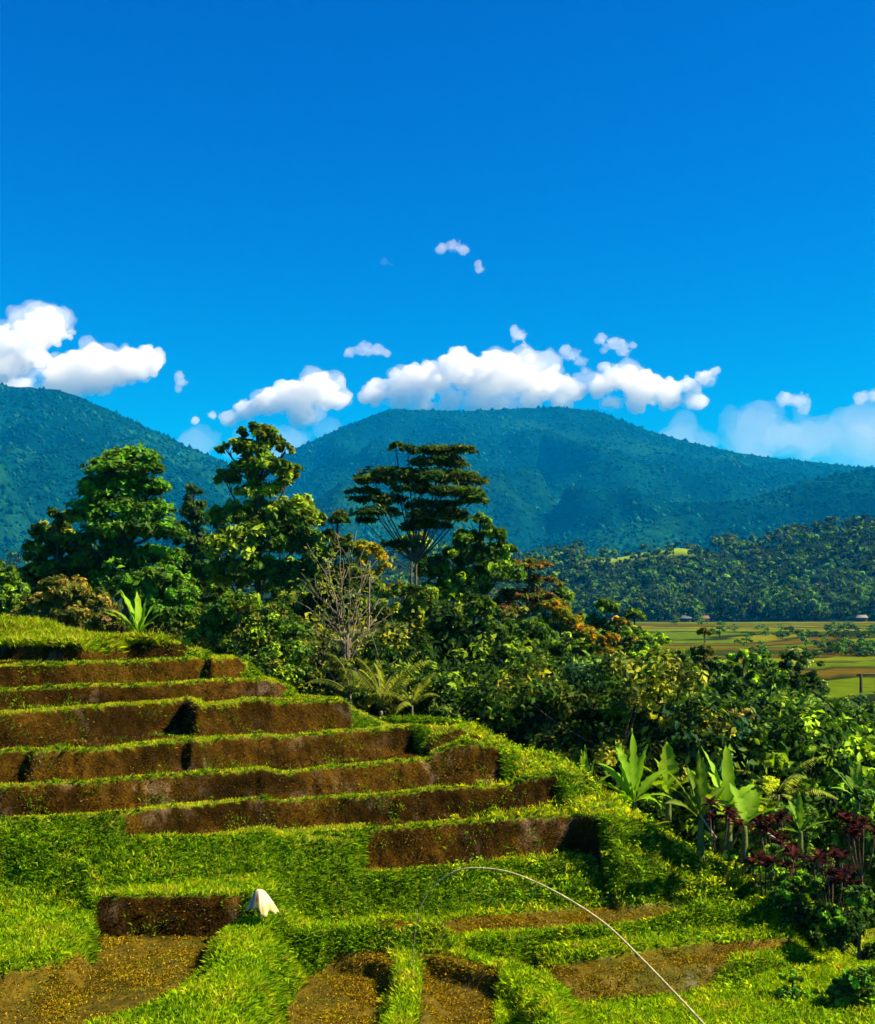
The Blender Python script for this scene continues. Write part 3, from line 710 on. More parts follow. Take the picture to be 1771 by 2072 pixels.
# --- bushes that fill the ravine and the ground behind the terraces: five kinds, each copy a thing of its own
BK = []
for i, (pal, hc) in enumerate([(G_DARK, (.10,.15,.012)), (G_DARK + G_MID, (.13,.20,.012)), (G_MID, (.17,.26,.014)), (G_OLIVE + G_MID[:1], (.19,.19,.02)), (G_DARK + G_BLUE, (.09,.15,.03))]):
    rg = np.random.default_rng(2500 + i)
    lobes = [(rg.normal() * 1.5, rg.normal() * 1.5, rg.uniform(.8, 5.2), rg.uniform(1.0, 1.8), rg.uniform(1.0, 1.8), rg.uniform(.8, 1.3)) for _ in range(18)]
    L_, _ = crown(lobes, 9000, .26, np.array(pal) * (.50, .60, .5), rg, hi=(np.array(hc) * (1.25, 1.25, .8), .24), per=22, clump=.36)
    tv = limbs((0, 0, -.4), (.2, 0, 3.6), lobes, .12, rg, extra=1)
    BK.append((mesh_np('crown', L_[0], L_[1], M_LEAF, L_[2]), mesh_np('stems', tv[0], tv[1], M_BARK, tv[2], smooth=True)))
BLAB = ['dark shaded leafy bush in the thicket', 'dark-green bush with a few lit sprays in the thicket', 'mid-green lit bush in the thicket', 'olive-brown leafy bush in the thicket', 'blue-green leafy bush in the thicket']
rg = np.random.default_rng(2600); nb_ = 0
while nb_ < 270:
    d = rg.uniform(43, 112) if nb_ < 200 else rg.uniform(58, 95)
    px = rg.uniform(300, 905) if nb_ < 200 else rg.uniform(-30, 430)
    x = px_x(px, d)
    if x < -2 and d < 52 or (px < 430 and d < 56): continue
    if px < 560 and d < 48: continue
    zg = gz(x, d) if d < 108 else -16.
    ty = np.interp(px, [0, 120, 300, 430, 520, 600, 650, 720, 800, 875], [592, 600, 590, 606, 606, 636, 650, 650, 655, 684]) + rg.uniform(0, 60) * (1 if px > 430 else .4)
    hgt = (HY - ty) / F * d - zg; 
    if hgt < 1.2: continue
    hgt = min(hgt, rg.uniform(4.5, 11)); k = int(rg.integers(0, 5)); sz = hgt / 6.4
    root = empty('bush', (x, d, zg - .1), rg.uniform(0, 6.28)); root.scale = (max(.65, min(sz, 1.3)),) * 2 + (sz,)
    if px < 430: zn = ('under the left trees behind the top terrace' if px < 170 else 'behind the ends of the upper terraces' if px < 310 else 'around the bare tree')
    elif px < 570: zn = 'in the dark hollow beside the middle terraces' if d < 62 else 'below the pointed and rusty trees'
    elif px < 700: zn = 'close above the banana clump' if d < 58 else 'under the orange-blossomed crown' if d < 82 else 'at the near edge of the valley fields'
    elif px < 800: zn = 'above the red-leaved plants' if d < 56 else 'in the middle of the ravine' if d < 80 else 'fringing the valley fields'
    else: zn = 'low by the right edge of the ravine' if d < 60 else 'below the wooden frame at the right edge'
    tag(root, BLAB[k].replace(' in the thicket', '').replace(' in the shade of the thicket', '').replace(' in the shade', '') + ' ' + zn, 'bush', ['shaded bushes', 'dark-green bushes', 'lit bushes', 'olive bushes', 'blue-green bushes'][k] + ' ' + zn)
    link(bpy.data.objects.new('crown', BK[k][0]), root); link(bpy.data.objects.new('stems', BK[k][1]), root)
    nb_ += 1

# --- bare, branching tree
def bare_tree():
    rg = np.random.default_rng(31); y = 52.0; x = px_x(348, y); z0 = -9.5
    root = empty('bare_tree', (x, y, z0)); tag(root, 'leafless grey tree with fanned bare branches in front of the dark thicket', 'tree')
    k = y / F
    def q(px, py, dy=0): return np.array((px_x(px, y) - x, dy, (HY - py) * k - z0))
    base = q(348, 735); parts = []
    tips = [(296,575,.5),(300,600,-.6),(293,640,.3),(312,545,-.8),(322,560,.7),(338,530,0),(352,548,-.5),(364,575,.4),(380,600,-.3),(392,612,.4),(366,558,.6),(310,625,-.9),(330,590,.2),(345,570,-.2),(392,640,.5),(305,665,.4),(384,662,-.6),(326,615,-.6),(372,620,.7)]
    fork = q(346, 690)
    v, f = tube_np(bez(base, q(344, 710, .2), fork, 5), np.linspace(.17, .12, 5), 7); parts.append((v, f))
    for i, (px, py, dy) in enumerate(tips):
        s = q(346 + rg.uniform(-4, 4), rg.uniform(640, 695)) ; s[1] = 0
        e = q(px, py, dy * 2.2)
        m = s * .5 + e * .5 + np.array(((s[0] - e[0]) * .25, 0, -.3)) + rg.normal(size=3) * .15
        s2 = fork * .6 + s * .4
        v, f = tube_np(bez(fork, s2, s * .6 + m * .4, 4), np.linspace(.085, .06, 4), 5); parts.append((v, f))
        path = bez(s * .6 + m * .4, m, e, 8); path[1:] += rg.normal(size=(7, 3)) * .05
        v, f = tube_np(path, np.linspace(.045, .012, 8), 5); parts.append((v, f))
        for j in range(6):
            a = path[rg.integers(2, 8)]; b = a + rg.normal(size=3) * .55 + np.array((0, 0, .55))
            v, f = tube_np(bez(a, (a + b) / 2 + rg.normal(size=3) * .08, b, 3), np.linspace(.02, .008, 3), 4); parts.append((v, f))
    V_, F_, _ = join(parts)
    obj('branches', mesh_np('branches', V_, F_, M_BARK, np.tile((.17, .135, .085), (len(V_), 1)) * rg.uniform(.7, 1.2, (len(V_), 1)), smooth=True), root)
    n = 700; pts = np.array([q(rg.normal(342, 26), rg.uniform(545, 700), rg.normal() * 1.3) for _ in range(n // 14)])
    pp = np.repeat(pts, 14, 0) + rg.normal(size=(len(pts) * 14, 3)) * .22
    nr = rg.normal(size=pp.shape) + (0, 0, .6); nr /= np.linalg.norm(nr, axis=1, keepdims=True)
    L = leaves_np(pp, nr, .22, .10, np.tile((.16, .18, .02), (len(pp), 1)) * rg.uniform(.5, 1.4, (len(pp), 1)), rg)
    obj('sparse_leaves', mesh_np('sparse_leaves', L[0], L[1], M_LEAF, L[2]), root)
bare_tree()

# --- banana plants
def blade(L, w, az, el, droop, col, rg, seg=15, torn=.3, roll=0.0):
    """a long paddle leaf with a midrib fold, arching; rooted at the origin"""
    t = np.linspace(0, 1, seg); e = el - droop * t ** 1.4
    dx = np.cumsum(np.cos(e)) / seg * L; dz = np.cumsum(np.sin(e)) / seg * L
    dx -= dx[0]; dz -= dz[0]
    prof = np.where(t < .22, .05 + (t / .22) ** 1.5 * .5, 0) + np.where(t >= .22, np.sin(np.pi * np.clip(.30 + (t - .22) * .90, 0, 1)) ** .75 * 1.0, 0)
    prof[-1] = .03; prof = prof * w * .5 * np.where(np.arange(seg) % 2 == 0, 1, 1 - torn * rg.random(seg))
    side = np.array((-math.sin(az), math.cos(az), 0)); fw = np.array((math.cos(az), math.sin(az), 0))
    mid = fw[None] * dx[:, None] + np.array((0, 0, 1))[None] * dz[:, None]
    nrm = -fw[None] * np.sin(e)[:, None] + np.array((0, 0, 1.))[None] * np.cos(e)[:, None]
    s2 = side[None] * math.cos(roll) + nrm * math.sin(roll)
    n2 = nrm * math.cos(roll) - side[None] * math.sin(roll)
    wob = rg.normal(size=seg) * .035 * L * .3
    a = mid + s2 * prof[:, None] + n2 * (prof * .30 + wob)[:, None]
    b = mid - s2 * prof[:, None] + n2 * (prof * .30 - wob)[:, None]
    V_ = np.concatenate([mid, a, b]); Fs = []
    for i in range(seg - 1):
        Fs += [(i, i + 1, seg + i + 1), (i, seg + i + 1, seg + i), (i, 2 * seg + i, 2 * seg + i + 1), (i, 2 * seg + i + 1, i + 1)]
    c = np.tile(np.array(col), (len(V_), 1)); c[:seg] = c[:seg] * .5 + np.array((.10, .13, .01))
    return V_, np.array(Fs), c * rg.uniform(.85, 1.15)
def banana(label, px, pb, d, stem_h, specs, col=(.085, .20, .012), seed=0, w=.5, zb=None, group=None):
    rg = np.random.default_rng(3000 + seed); x = px_x(px, d); z0 = (HY - pb) / F * d if zb is None else zb
    root = empty('banana_plant', (x, d, z0)); tag(root, label, 'banana plant', group)
    path = bez((0, 0, -.3), (.03, .02, stem_h * .5), (.02, 0, stem_h), 6)
    v, f = tube_np(path, np.linspace(.13, .07, 6) * (stem_h / 1.0) ** .3, 8)
    obj('stem', mesh_np('stem', v, f, M_BARK, np.tile((.10, .13, .03), (len(v), 1)), smooth=True), root)
    for (az, el, L, dr) in specs + [(a_[0] + 40, a_[1] - 12, a_[2] * .8, a_[3] + 25) for a_ in specs[::2]]:
        v, f, c = blade(L * .92, .82 * w * rg.uniform(.85, 1.15), R(az + rg.uniform(-8, 8)), R(el), R(dr), np.array(col) * np.array((.85, .80, .10)) * rg.uniform(.6, 1.3), rg, torn=.5, roll=rg.uniform(-.5, .5))
        v[:, 2] += stem_h - .08 + rg.uniform(0, .1)
        obj('leaf', mesh_np('leaf', v, f, M_LEAF, c, smooth=True), root)
    return root
banana('young banana plant with upright pale leaves on the top terrace edge', 139, 650, 45, .5, [(170,74,2.1,15),(120,84,2.0,10),(60,80,1.7,12),(10,62,1.5,40),(200,50,1.4,50),(330,55,1.2,50),(150,68,2.4,20),(30,72,1.8,25)], (.13,.26,.03), 1, .36)
banana('thin-leaved banana plant at the left end of the banana clump', 586, 812, 40, .4, [(150,72,1.9,25),(110,82,2.0,15),(60,76,1.8,25),(20,60,1.5,45),(190,50,1.4,55),(90,86,2.1,8)], (.10,.22,.016), 2, .28)
banana('broad bright banana plant with one upright leaf in the middle of the clump', 634, 818, 38, .5, [(95,88,2.6,6),(150,58,2.1,35),(170,42,1.9,40),(25,52,2.0,40),(60,70,2.3,22),(200,30,1.6,50),(340,35,1.5,55),(120,74,2.4,20)], (.11,.26,.012), 3, .48)
banana('banana plant with a single large round-ended leaf facing the camera', 668, 812, 39.5, .6, [(85,86,1.9,4),(10,45,1.5,50),(160,60,1.5,40)], (.16,.28,.012), 4, .75)
banana('yellowing squat banana plant below the bright one', 640, 852, 35.5, .35, [(160,60,1.4,50),(20,50,1.4,55),(90,70,1.3,40),(230,45,1.2,60),(310,50,1.2,60)], (.24,.27,.014), 5, .36)
banana('dark shaded banana plant leaning over the grassy ridge', 700, 862, 34, 1.15, [(120,78,1.9,20),(160,66,2.0,25),(60,82,2.0,10),(200,48,1.5,50),(30,60,1.6,40),(95,86,2.2,5)], (.030,.085,.008), 6, .46)
banana('tallest banana plant with long pale leaves on the right of the clump', 728, 850, 34.5, 1.0, [(130,72,2.4,15),(95,86,2.4,8),(70,80,2.2,15),(30,55,1.7,45),(165,60,2.1,30),(10,40,1.6,55),(200,40,1.4,50)], (.13,.27,.03), 7, .48)
banana('banana plant with one broad lit leaf tilted beside the tallest one', 744, 852, 33.5, .7, [(48,52,1.5,18),(15,35,1.4,35),(120,70,1.5,20)], (.11,.28,.016), 8, .60)
banana('blue-green banana-like plant at the right edge beyond the shrubs', 858, 812, 39, .4, [(150,62,1.5,30),(110,78,1.7,15),(60,72,1.6,20),(20,50,1.3,40)], (.05,.15,.05), 9, .28)
banana('small banana sapling in the shade right of the red-leaved plants', 800, 842, 35, .3, [(160,35,1.5,30),(120,70,1.2,20),(30,50,1.3,35),(10,30,1.3,30),(80,80,1.3,10)], (.06,.17,.03), 10, .30)

# --- palms: each frond a part
def frond(L, az, el, dr, col, rg, lw=.035, ll=.5, seg=15):
    t = np.linspace(0, 1, seg); e = R(el) - R(dr) * t ** 1.3; a = R(az)
    dx = np.cumsum(np.cos(e)) / seg * L; dz = np.cumsum(np.sin(e)) / seg * L
    fw = np.array((math.cos(a), math.sin(a), 0)); sd_ = np.array((-math.sin(a), math.cos(a), 0))
    mid = fw[None] * dx[:, None] + np.array((0, 0, 1))[None] * dz[:, None]
    v, f = tube_np(mid, np.linspace(.03, .008, seg) * L / 3, 4); parts = [(v, f, np.tile((.16, .17, .04), (len(v), 1)))]
    for i in range(2, seg):
        for s in (-1, 1):
            for o in (0, .5):
                p = mid[i] * (1 - o) + mid[i - 1] * o; l = ll * L / 3 * math.sin(math.pi * (.12 + .8 * t[i])) * rg.uniform(.8, 1.15)
                dir_ = sd_ * s * .8 + fw * .45 + np.array((0, 0, -.45 - .3 * rg.random())); dir_ /= np.linalg.norm(dir_)
                q = p + dir_ * l; w_ = np.cross(dir_, (0, 0, 1)); w_ = w_ / np.linalg.norm(w_) * lw * L / 3 * 1.2
                m = (p + q) / 2 + np.array((0, 0, .05 * l))
                parts.append((np.array((p, m + w_, q, m - w_)), np.array(((0, 1, 2), (0, 2, 3))), np.tile(col, (4, 1)) * rg.uniform(.75, 1.3)))
    return join(parts)
def palm(label, px, pb, d, h, nf, L, col, seed, r=.12, lean=0.0, zb=None, els=(75, 5), group=None):
    rg = np.random.default_rng(4000 + seed); x = px_x(px, d); z0 = (HY - pb) / F * d if zb is None else zb
    root = empty('palm_tree', (x, d, z0)); tag(root, label, 'palm', group)
    v, f = tube_np(bez((0, 0, -.3), (lean * .3, 0, h * .5), (lean, 0, h), 8), np.linspace(r, r * .65, 8), 7)
    obj('trunk', mesh_np('trunk', v, f, M_BARK, np.tile((.17, .14, .09), (len(v), 1)), smooth=True), root)
    for i in range(nf):
        el = els[0] + (els[1] - els[0]) * (i / nf) + rg.uniform(-8, 8)
        V_, F_, C_ = frond(L * rg.uniform(.8, 1.1), i * 137.5 + rg.uniform(-15, 15), el, 75 * rg.uniform(.7, 1.2), np.array(col), rg)
        V_[:, 2] += h; V_[:, 0] += lean
        obj('frond', mesh_np('frond', V_, F_, M_LEAF, C_), root)
palm('young palm with tall yellow-green arching fronds over the fifth terrace', 381, 722, 45, .4, 9, 2.8, (.13,.15,.008), 1, r=.10, els=(88, 62))
palm('smaller palm drooping over the terrace edge right of the young palm', 412, 728, 44, .8, 8, 1.5, (.12,.14,.008), 2, r=.06, els=(80, 25))
palm('scruffy young palm left of the tall-fronded one behind the fourth terrace', 350, 705, 46, .4, 7, 2.2, (.06,.085,.006), 3, r=.08, els=(80, 30))
palm('feathery palm with wide fronds in the tangle beside the right banana plants', 778, 822, 41, .9, 9, 2.1, (.19,.23,.02), 4, r=.09, els=(60, 0))
palm('palm with a pale curved frond stub below the right-hand fields', 846, 745, 60, 1.4, 9, 2.6, (.07,.12,.02), 5, r=.14, els=(60, -10), lean=-.4)

# --- red cordylines
def cordyline(label, px, pb, d, seed, ns=6, h=1.0, pal=G_RED):
    rg = np.random.default_rng(5000 + seed); x = px_x(px, d); z0 = (HY - pb) / F * d
    root = empty('red_leaf_plant', (x, d, z0)); tag(root, label, 'shrub', 'red-leaved shrubs below the banana plants')
    for s in range(ns):
        bx, by = rg.normal(0, .35, 2); hh = h * rg.uniform(.5, 1.1)
        v, f = tube_np(bez((bx * .5, by * .5, -.2), (bx, by, hh * .5), (bx, by, hh), 4), (.025, .02, .018, .015), 5)
        st_ = obj('stem', mesh_np('stem', v, f, M_BARK, np.tile((.12, .08, .05), (len(v), 1))), root)
        parts = []
        for k in range(15):
            v, f, c = blade(rg.uniform(.32, .55), .12, rg.random() * 6.28, R(rg.uniform(15, 80)), R(55), np.array(pal[rg.integers(0, 3)]) * np.array((.55, .9, .8)) * rg.uniform(.2, .9), rg, seg=5, torn=0)
            c[:5] = c[5]
            parts.append((v + (bx, by, hh), f, c))
        V_, F_, C_ = join(parts); obj('leaves', mesh_np('leaves', V_, F_, M_LEAF, C_), st_)
cordyline('dark red leafy plant nearest the tallest banana plant', 715, 845, 33, 1)
cordyline('large bright-red leafy plant in the middle of the red-leaved row', 778, 855, 34, 2, 8, 1.1)
cordyline('crimson leafy plant at the right edge of the picture', 862, 862, 33.5, 3, 9, 1.1)
cordyline('deep maroon leafy plant below the bright-red one', 832, 905, 31.5, 4, 8, 1.1, G_RED[:2] + [(.07,.01,.02)])
cordyline('small red leafy plant at the lower left of the red-leaved row', 765, 888, 32.2, 5, 6, .8)
cordyline('purplish leafy plant between shrubs just above the maroon one', 806, 880, 32.8, 6, 6, .8)

# --- leaning dead trunk, poles, wooden frame
def stick(name, label, cat, a, b, r, col=(.30, .24, .15), mid=None, kind=None):
    a = np.array(a); b = np.array(b); m = (a + b) / 2 if mid is None else np.array(mid)
    v, f = tube_np(bez(a, m, b, 9) - a, np.linspace(r, r * .6, 9), 7)
    o = obj(name, mesh_np(name, v, f, M_BARK, np.tile(col, (len(v), 1)), smooth=True)); o.location = tuple(a)
    return tag(o, label, cat)
stick('fallen_branch', 'pale dead trunk leaning diagonally through the red-leaved plants', 'branch', P(792,852,33.5), P(752,822,35), .055, (.38, .33, .22))
stick('fallen_branch', 'thin pale stick slanting below the dark banana plant', 'branch', P(716,838,33.2), P(690,800,34.5), .03, (.30, .25, .15))
def frame():
    d = 96.; x = px_x(861, d); z0 = valley_z(np.array(x), np.array(d)); z0 = float((HY - 712) / F * d)
    root = empty('wooden_frame', (x, d, z0)); tag(root, 'dark wooden post frame standing in the brown field at the right edge', 'frame')
    h = (712 - 674) / F * d; w = 36 / F * d
    for px_ in (0, w):
        v, f = tube_np([(px_, 0, -.3), (px_, 0, h * .5), (px_, 0, h)], (.13, .12, .11), 6)
        obj('post', mesh_np('post', v, f, M_BARK, np.tile((.05, .035, .02), (len(v), 1))), root)
    v, f = tube_np([(-.3, .16, h - .1), (w * .5, .16, h), (w + .5, .16, h - .05)], (.09, .09, .09), 6)
    obj('beam', mesh_np('beam', v, f, M_BARK, np.tile((.22, .18, .08), (len(v), 1))), root)
    v, f = tube_np([(-.3, .16, h * .3), (w * .5, .16, h * .3), (w + .5, .16, h * .3)], (.07, .07, .07), 6)
    obj('rail', mesh_np('rail', v, f, M_BARK, np.tile((.25, .20, .08), (len(v), 1))), root)
frame()

# --- long bent bamboo cane in front
def cane():
    d = 22.0; pts = [(722,1046),(700,1020),(672,990),(640,957),(608,926),(575,903),(540,884),(505,871),(470,868),(448,875),(430,890),(418,912)]
    w = [np.array(P(px, py, d + .10 * i)) for i, (px, py) in enumerate(pts)]
    root = empty('bamboo_cane', tuple(w[0])); tag(root, 'long pale bamboo cane bent in a high arch over the lower fields', 'cane')
    path = []
    for i in range(len(w) - 1):
        for t in np.linspace(0, 1, 6)[:-1]:
            p0 = w[max(i - 1, 0)]; p1 = w[i]; p2 = w[i + 1]; p3 = w[min(i + 2, len(w) - 1)]
            path.append(.5 * ((2 * p1) + (-p0 + p2) * t + (2 * p0 - 5 * p1 + 4 * p2 - p3) * t * t + (-p0 + 3 * p1 - 3 * p2 + p3) * t ** 3))
    path.append(w[-1]); path = np.array(path)
    v, f = tube_np(path - w[0], np.linspace(.025, .009, len(path)), 8)
    obj('stalk', mesh_np('stalk', v, f, M_BARK, np.tile((.44, .36, .17), (len(v), 1)), smooth=True), root)
    parts = []
    for i in range(2, len(path) - 8, 3):
        r_ = .029 - .018 * i / len(path); tdir = (path[i + 1] - path[i]); tdir /= np.linalg.norm(tdir)
        parts.append(tube_np(np.array([path[i] - tdir * .012, path[i] + tdir * .012]) - w[0], r_, 8))
    V_, F_, _ = join(parts); obj('nodes', mesh_np('nodes', V_, F_, M_BARK, np.tile((.42, .36, .20), (len(V_), 1))), root)
    e = w[-1]; zg = gz(e[0], e[1])
    pth = [e - w[0], e - w[0] + np.array((-.09, .02, -.5)), e - w[0] + np.array((-.12, .02, -1.3))]
    v, f = tube_np(bez(*pth, n=8), .006, 5); obj('cord', mesh_np('cord', v, f, M_BARK, np.tile((.25, .22, .12), (len(v), 1))), root)
cane()

# --- white cloth scarecrow
def scarecrow():
    d = 27.3; x = px_x(259, d); z0 = gz(x, d); top = (HY - 889) / F * d
    root = empty('scarecrow', (x, d, z0)); tag(root, 'white cloth scarecrow hood draped on a stick in the grass', 'scarecrow')
    h = top - z0
    v, f = tube_np([(0, 0, -.2), (0, 0, h * .5), (.01, 0, h - .03)], (.02, .018, .015), 6)
    obj('stake', mesh_np('stake', v, f, M_BARK, np.tile((.18, .12, .07), (len(v), 1))), root)
    rg = np.random.default_rng(9); nr, na = 12, 60; V_, C_ = [], []
    for i in range(nr):
        t = i / (nr - 1)
        for j in range(na):
            a = 2 * math.pi * j / na
            pl = math.sin(a * 9 + 1.3 * math.sin(a * 2)) * .5 + .5 * math.sin(a * 5 + 2)
            r_ = (.03 + .29 * t ** .75) * (1 + .20 * t * pl) * (1.0 + .15 * math.cos(a))
            zz = h - .40 * t ** 1.3 - .05 * t * pl - .09 * t * (math.cos(a) > .2)
            V_.append((r_ * math.cos(a) + .03 * t, r_ * math.sin(a), zz))
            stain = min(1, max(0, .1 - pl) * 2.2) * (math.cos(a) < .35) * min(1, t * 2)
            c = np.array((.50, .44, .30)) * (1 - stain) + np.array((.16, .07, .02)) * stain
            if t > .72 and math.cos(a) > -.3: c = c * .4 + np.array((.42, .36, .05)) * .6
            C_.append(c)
    V_ = np.array(V_); idx = np.arange(nr * na).reshape(nr, na); q = []
    for i in range(nr - 1):
        for j in range(na):
            k = (j + 1) % na; q.append((idx[i, j], idx[i + 1, j], idx[i + 1, k], idx[i, k]))
    o = obj('hood', mesh_np('hood', V_, q, M_CLOTH, np.array(C_), smooth=True), root)
    s = o.modifiers.new('thickness', 'SOLIDIFY'); s.thickness = .006
    v, f = tube_np([(-.22, -.02, h - .42), (0, -.02, h - .38), (.24, -.02, h - .40)], .012, 5)
    obj('crosspiece', mesh_np('crosspiece', v, f, M_BARK, np.tile((.2, .14, .08), (len(v), 1))), root)
M_CLOTH = tint_mat('cloth', rough=.8, noise_scale=6, noise_amt=.08)
scarecrow()

# ------------------------------------------------------------------ wood at the foot of the mountains
FB = {}
def far_tree_mesh(seed, kind, q=1.0):
    rg = np.random.default_rng(seed)
    if kind == 'palm':
        h = rg.uniform(11, 15); v, f = tube_np(bez((0, 0, -1), (.6, 0, h * .5), (.3, 0, h), 4), (.3, .25, .22, .2), 5)
        parts = [(v, f, np.tile((.02, .018, .012), (len(v), 1)))]
        for k in range(14):
            a = k * 2.4; el = rg.uniform(-.2, 1.1); L = rg.uniform(3.2, 4.4); fw = np.array((math.cos(a), math.sin(a), 0)); s = np.array((-math.sin(a), math.cos(a), 0))
            pts = []
            for t in (0, .35, .7, 1): pts.append(np.array((.3, 0, h)) + fw * L * t * math.cos(el * (1 - t * .6)) + np.array((0, 0, L * (math.sin(el) * t - .75 * t * t))))
            w = (.1, .75, .6, .08); vv = []
            for p, q in zip(pts, w): vv += [p + s * q + (0, 0, -.25 * q), p - s * q + (0, 0, -.25 * q)]
            ff = []
            for i in range(3): a_ = 2 * i; ff += [(a_, a_ + 1, a_ + 3), (a_, a_ + 3, a_ + 2)]
            c = np.array(((.018, .05, .012), (.04, .085, .016))[rg.integers(0, 2)]) * rg.uniform(.6, 1.3)
            parts.append((np.array(vv), np.array(ff), np.tile(c, (8, 1))))
        return join(parts)
    h = rg.uniform(11, 16); w = rg.uniform(5.2, 7.6)
    lobes = [(rg.normal() * w * .45, rg.normal() * w * .45, h * rg.uniform(.20, .86), w * rg.uniform(.35, .6), w * rg.uniform(.35, .6), w * rg.uniform(.3, .5)) for _ in range(8)]
    hi_ = (.07, .15, .006) if kind != 'lit' else (.12, .22, .02)
    pal = (np.array(G_DARK) * .42, np.array(G_MID) * .42, np.array(G_LIT) * .6, np.array(G_OLIVE) * .5)[{'dark': 0, 'mid': 1, 'lit': 2, 'olive': 3}[kind]]
    L, _ = crown(lobes, int(560 * q), 1.6 * q ** -.45, np.array(pal) * (.9, 1.15, .9), rg, per=12, wid=.75, clump=.45, hi=(hi_, .20))
    v, f = tube_np([(0, 0, -1), (.2, 0, h * .4), (.3, .1, h * .75)], (.4, .3, .15), 5)
    return join([(v, f, np.tile((.02, .016, .01), (len(v), 1))), L])
FT = {}
for kd, nv in (('dark', 4), ('mid', 3), ('lit', 1), ('olive', 1), ('palm', 4)):
    for s in range(nv):
        V_, F_, C_ = far_tree_mesh(6000 + s * 7 + len(FT), kd)
        FT[(kd, s)] = (mesh_np(kd + '_far_tree', V_, F_, M_LEAF, C_), V_, F_, C_)
KN = {'dark': 4, 'mid': 3, 'lit': 1, 'olive': 1, 'palm': 4}
rg = np.random.default_rng(77)
cand = []
yy = 728.0; row = 0
while yy < 1040:
    sp_ = 7.0 + row * .22; w0 = px_x(-30 if yy > 800 else 440, yy); w1 = px_x(910, yy)
    xx = w0
    while xx < w1:
        cand.append((xx + rg.normal() * 2, yy + rg.normal() * 3.5)); xx += sp_ * rg.uniform(.8, 1.2)
    yy += 9 + row * .8; row += 1
LABF = {'dark': 'dark round-crowned tree in the wood beyond the valley fields', 'mid': 'mid-green bushy tree in the wood beyond the valley fields',
        'lit': 'bright green tree in the wood beyond the valley fields', 'olive': 'olive-brown tree in the wood beyond the valley fields',
        'palm': 'coconut palm in the wood beyond the valley fields'}
bulk = []; cnt = 0
for i, (x, y) in enumerate(cand):
    px = CX + F * x / y
    z = float(valley_z(np.array(x), np.array(y))) 
    if y > 940 and 580 < px < 712: continue            # open grassy crest
    u = rg.random(); kd = 'palm' if u < .24 else ('dark' if u < .66 else ('mid' if u < .87 else ('lit' if u < .94 else 'olive')))
    key = (kd, int(rg.integers(0, KN[kd]))); sc = rg.uniform(.72, 1.3) * (1.0 if y < 800 else .9); rz = rg.uniform(0, 6.28)
    if px > 500 and cnt < 290 and y < 900:
        o = bpy.data.objects.new('palm_tree' if kd == 'palm' else 'broadleaf_tree', FT[key][0]); link(o)
        o.location = (x, y, z); o.rotation_euler = (0, 0, rz); o.scale = (sc, sc, sc)
        zn = ('at the front edge of the wood' if y < 775 else 'in the middle rows of the wood' if y < 835 else 'high on the wooded rise') + (' left of the field huts' if px < 670 else ' behind the field huts' if px < 760 else ' toward its right end')
        base = LABF[kd].split(' in the wood')[0]
        tag(o, base + ' ' + zn, 'palm' if kd == 'palm' else 'tree', {'palm': 'coconut palms', 'dark': 'dark round trees', 'mid': 'mid-green trees', 'lit': 'bright green trees', 'olive': 'olive-brown trees'}[kd] + ' ' + zn); cnt += 1
    elif px > 430 or rg.random() < .35:
        if key not in FB: FB[key] = far_tree_mesh(6100 + len(FB), kd, .38)
        V_, F_, C_ = FB[key]; c_, s_ = math.cos(rz), math.sin(rz)
        W = V_ * sc; W = np.stack([W[:, 0] * c_ - W[:, 1] * s_ + x, W[:, 0] * s_ + W[:, 1] * c_ + y, W[:, 2] + z], -1)
        bulk.append((W, F_, C_))
V_, F_, C_ = join(bulk)
tag(obj('woodland', mesh_np('woodland', V_, F_, M_LEAF, C_)), 'dense dark wood covering the rise below the mountain', kind='stuff')

# shrub rows and lone trees in the valley fields
rg = np.random.default_rng(78)
for i in range(84):
    y = rg.uniform(230, 700); x = px_x(rg.uniform(640, 890), y); sc = rg.uniform(.18, .4)
    if i > 8: y = rg.choice([285, 330, 420, 520]) + rg.normal() * 6; x = px_x(rg.uniform(745, 890), y); sc = rg.uniform(.16, .28)
    kd = rg.choice(['dark', 'mid', 'lit']); o = bpy.data.objects.new('field_shrub', FT[(kd, 0)][0]); link(o)
    o.location = (x, y, float(valley_z(np.array(x), np.array(y))) - .5); o.scale = (sc * 1.3, sc * 1.3, sc); o.rotation_euler = (0, 0, rg.random() * 6)
    tag(o, 'small green shrub standing on a bank among the far valley fields', 'shrub', 'shrubs among the far valley fields')
def hut(label, px, d, w, col):
    x = px_x(px, d); z = float(valley_z(np.array(x), np.array(d)))
    root = empty('field_hut', (x, d, z)); tag(root, label, 'hut'); h = w * .45
    v = [(-w/2,-w/3,-.3),(w/2,-w/3,-.3),(w/2,w/3,-.3),(-w/2,w/3,-.3),(-w/2,-w/3,h),(w/2,-w/3,h),(w/2,w/3,h),(-w/2,w/3,h)]
    f = [(0,1,5,4),(1,2,6,5),(2,3,7,6),(3,0,4,7)]
    obj('wall', mesh_np('wall', v, f, M_BARK, np.tile((.05,.045,.03), (8, 1))), root)
    o_ = w * .62; r_ = [(-o_,-w*.45,h-.1),(o_,-w*.45,h-.1),(o_,w*.45,h-.1),(-o_,w*.45,h-.1),(-o_*.8,0,h+w*.32),(o_*.8,0,h+w*.32)]
    f = [(0,1,5,5),(0,5,4,4),(2,3,4,4),(2,4,5,5),(1,2,5,5),(3,0,4,4)]
    f3 = [(0,1,5),(0,5,4),(2,3,4),(2,4,5),(1,2,5),(3,0,4)]
    obj('roof', mesh_np('roof', r_, f3, M_BARK, np.tile(col, (6, 1))), root)
hut('grey-roofed field hut at the edge of the wood', 686, 720, 5, (.10,.10,.09))
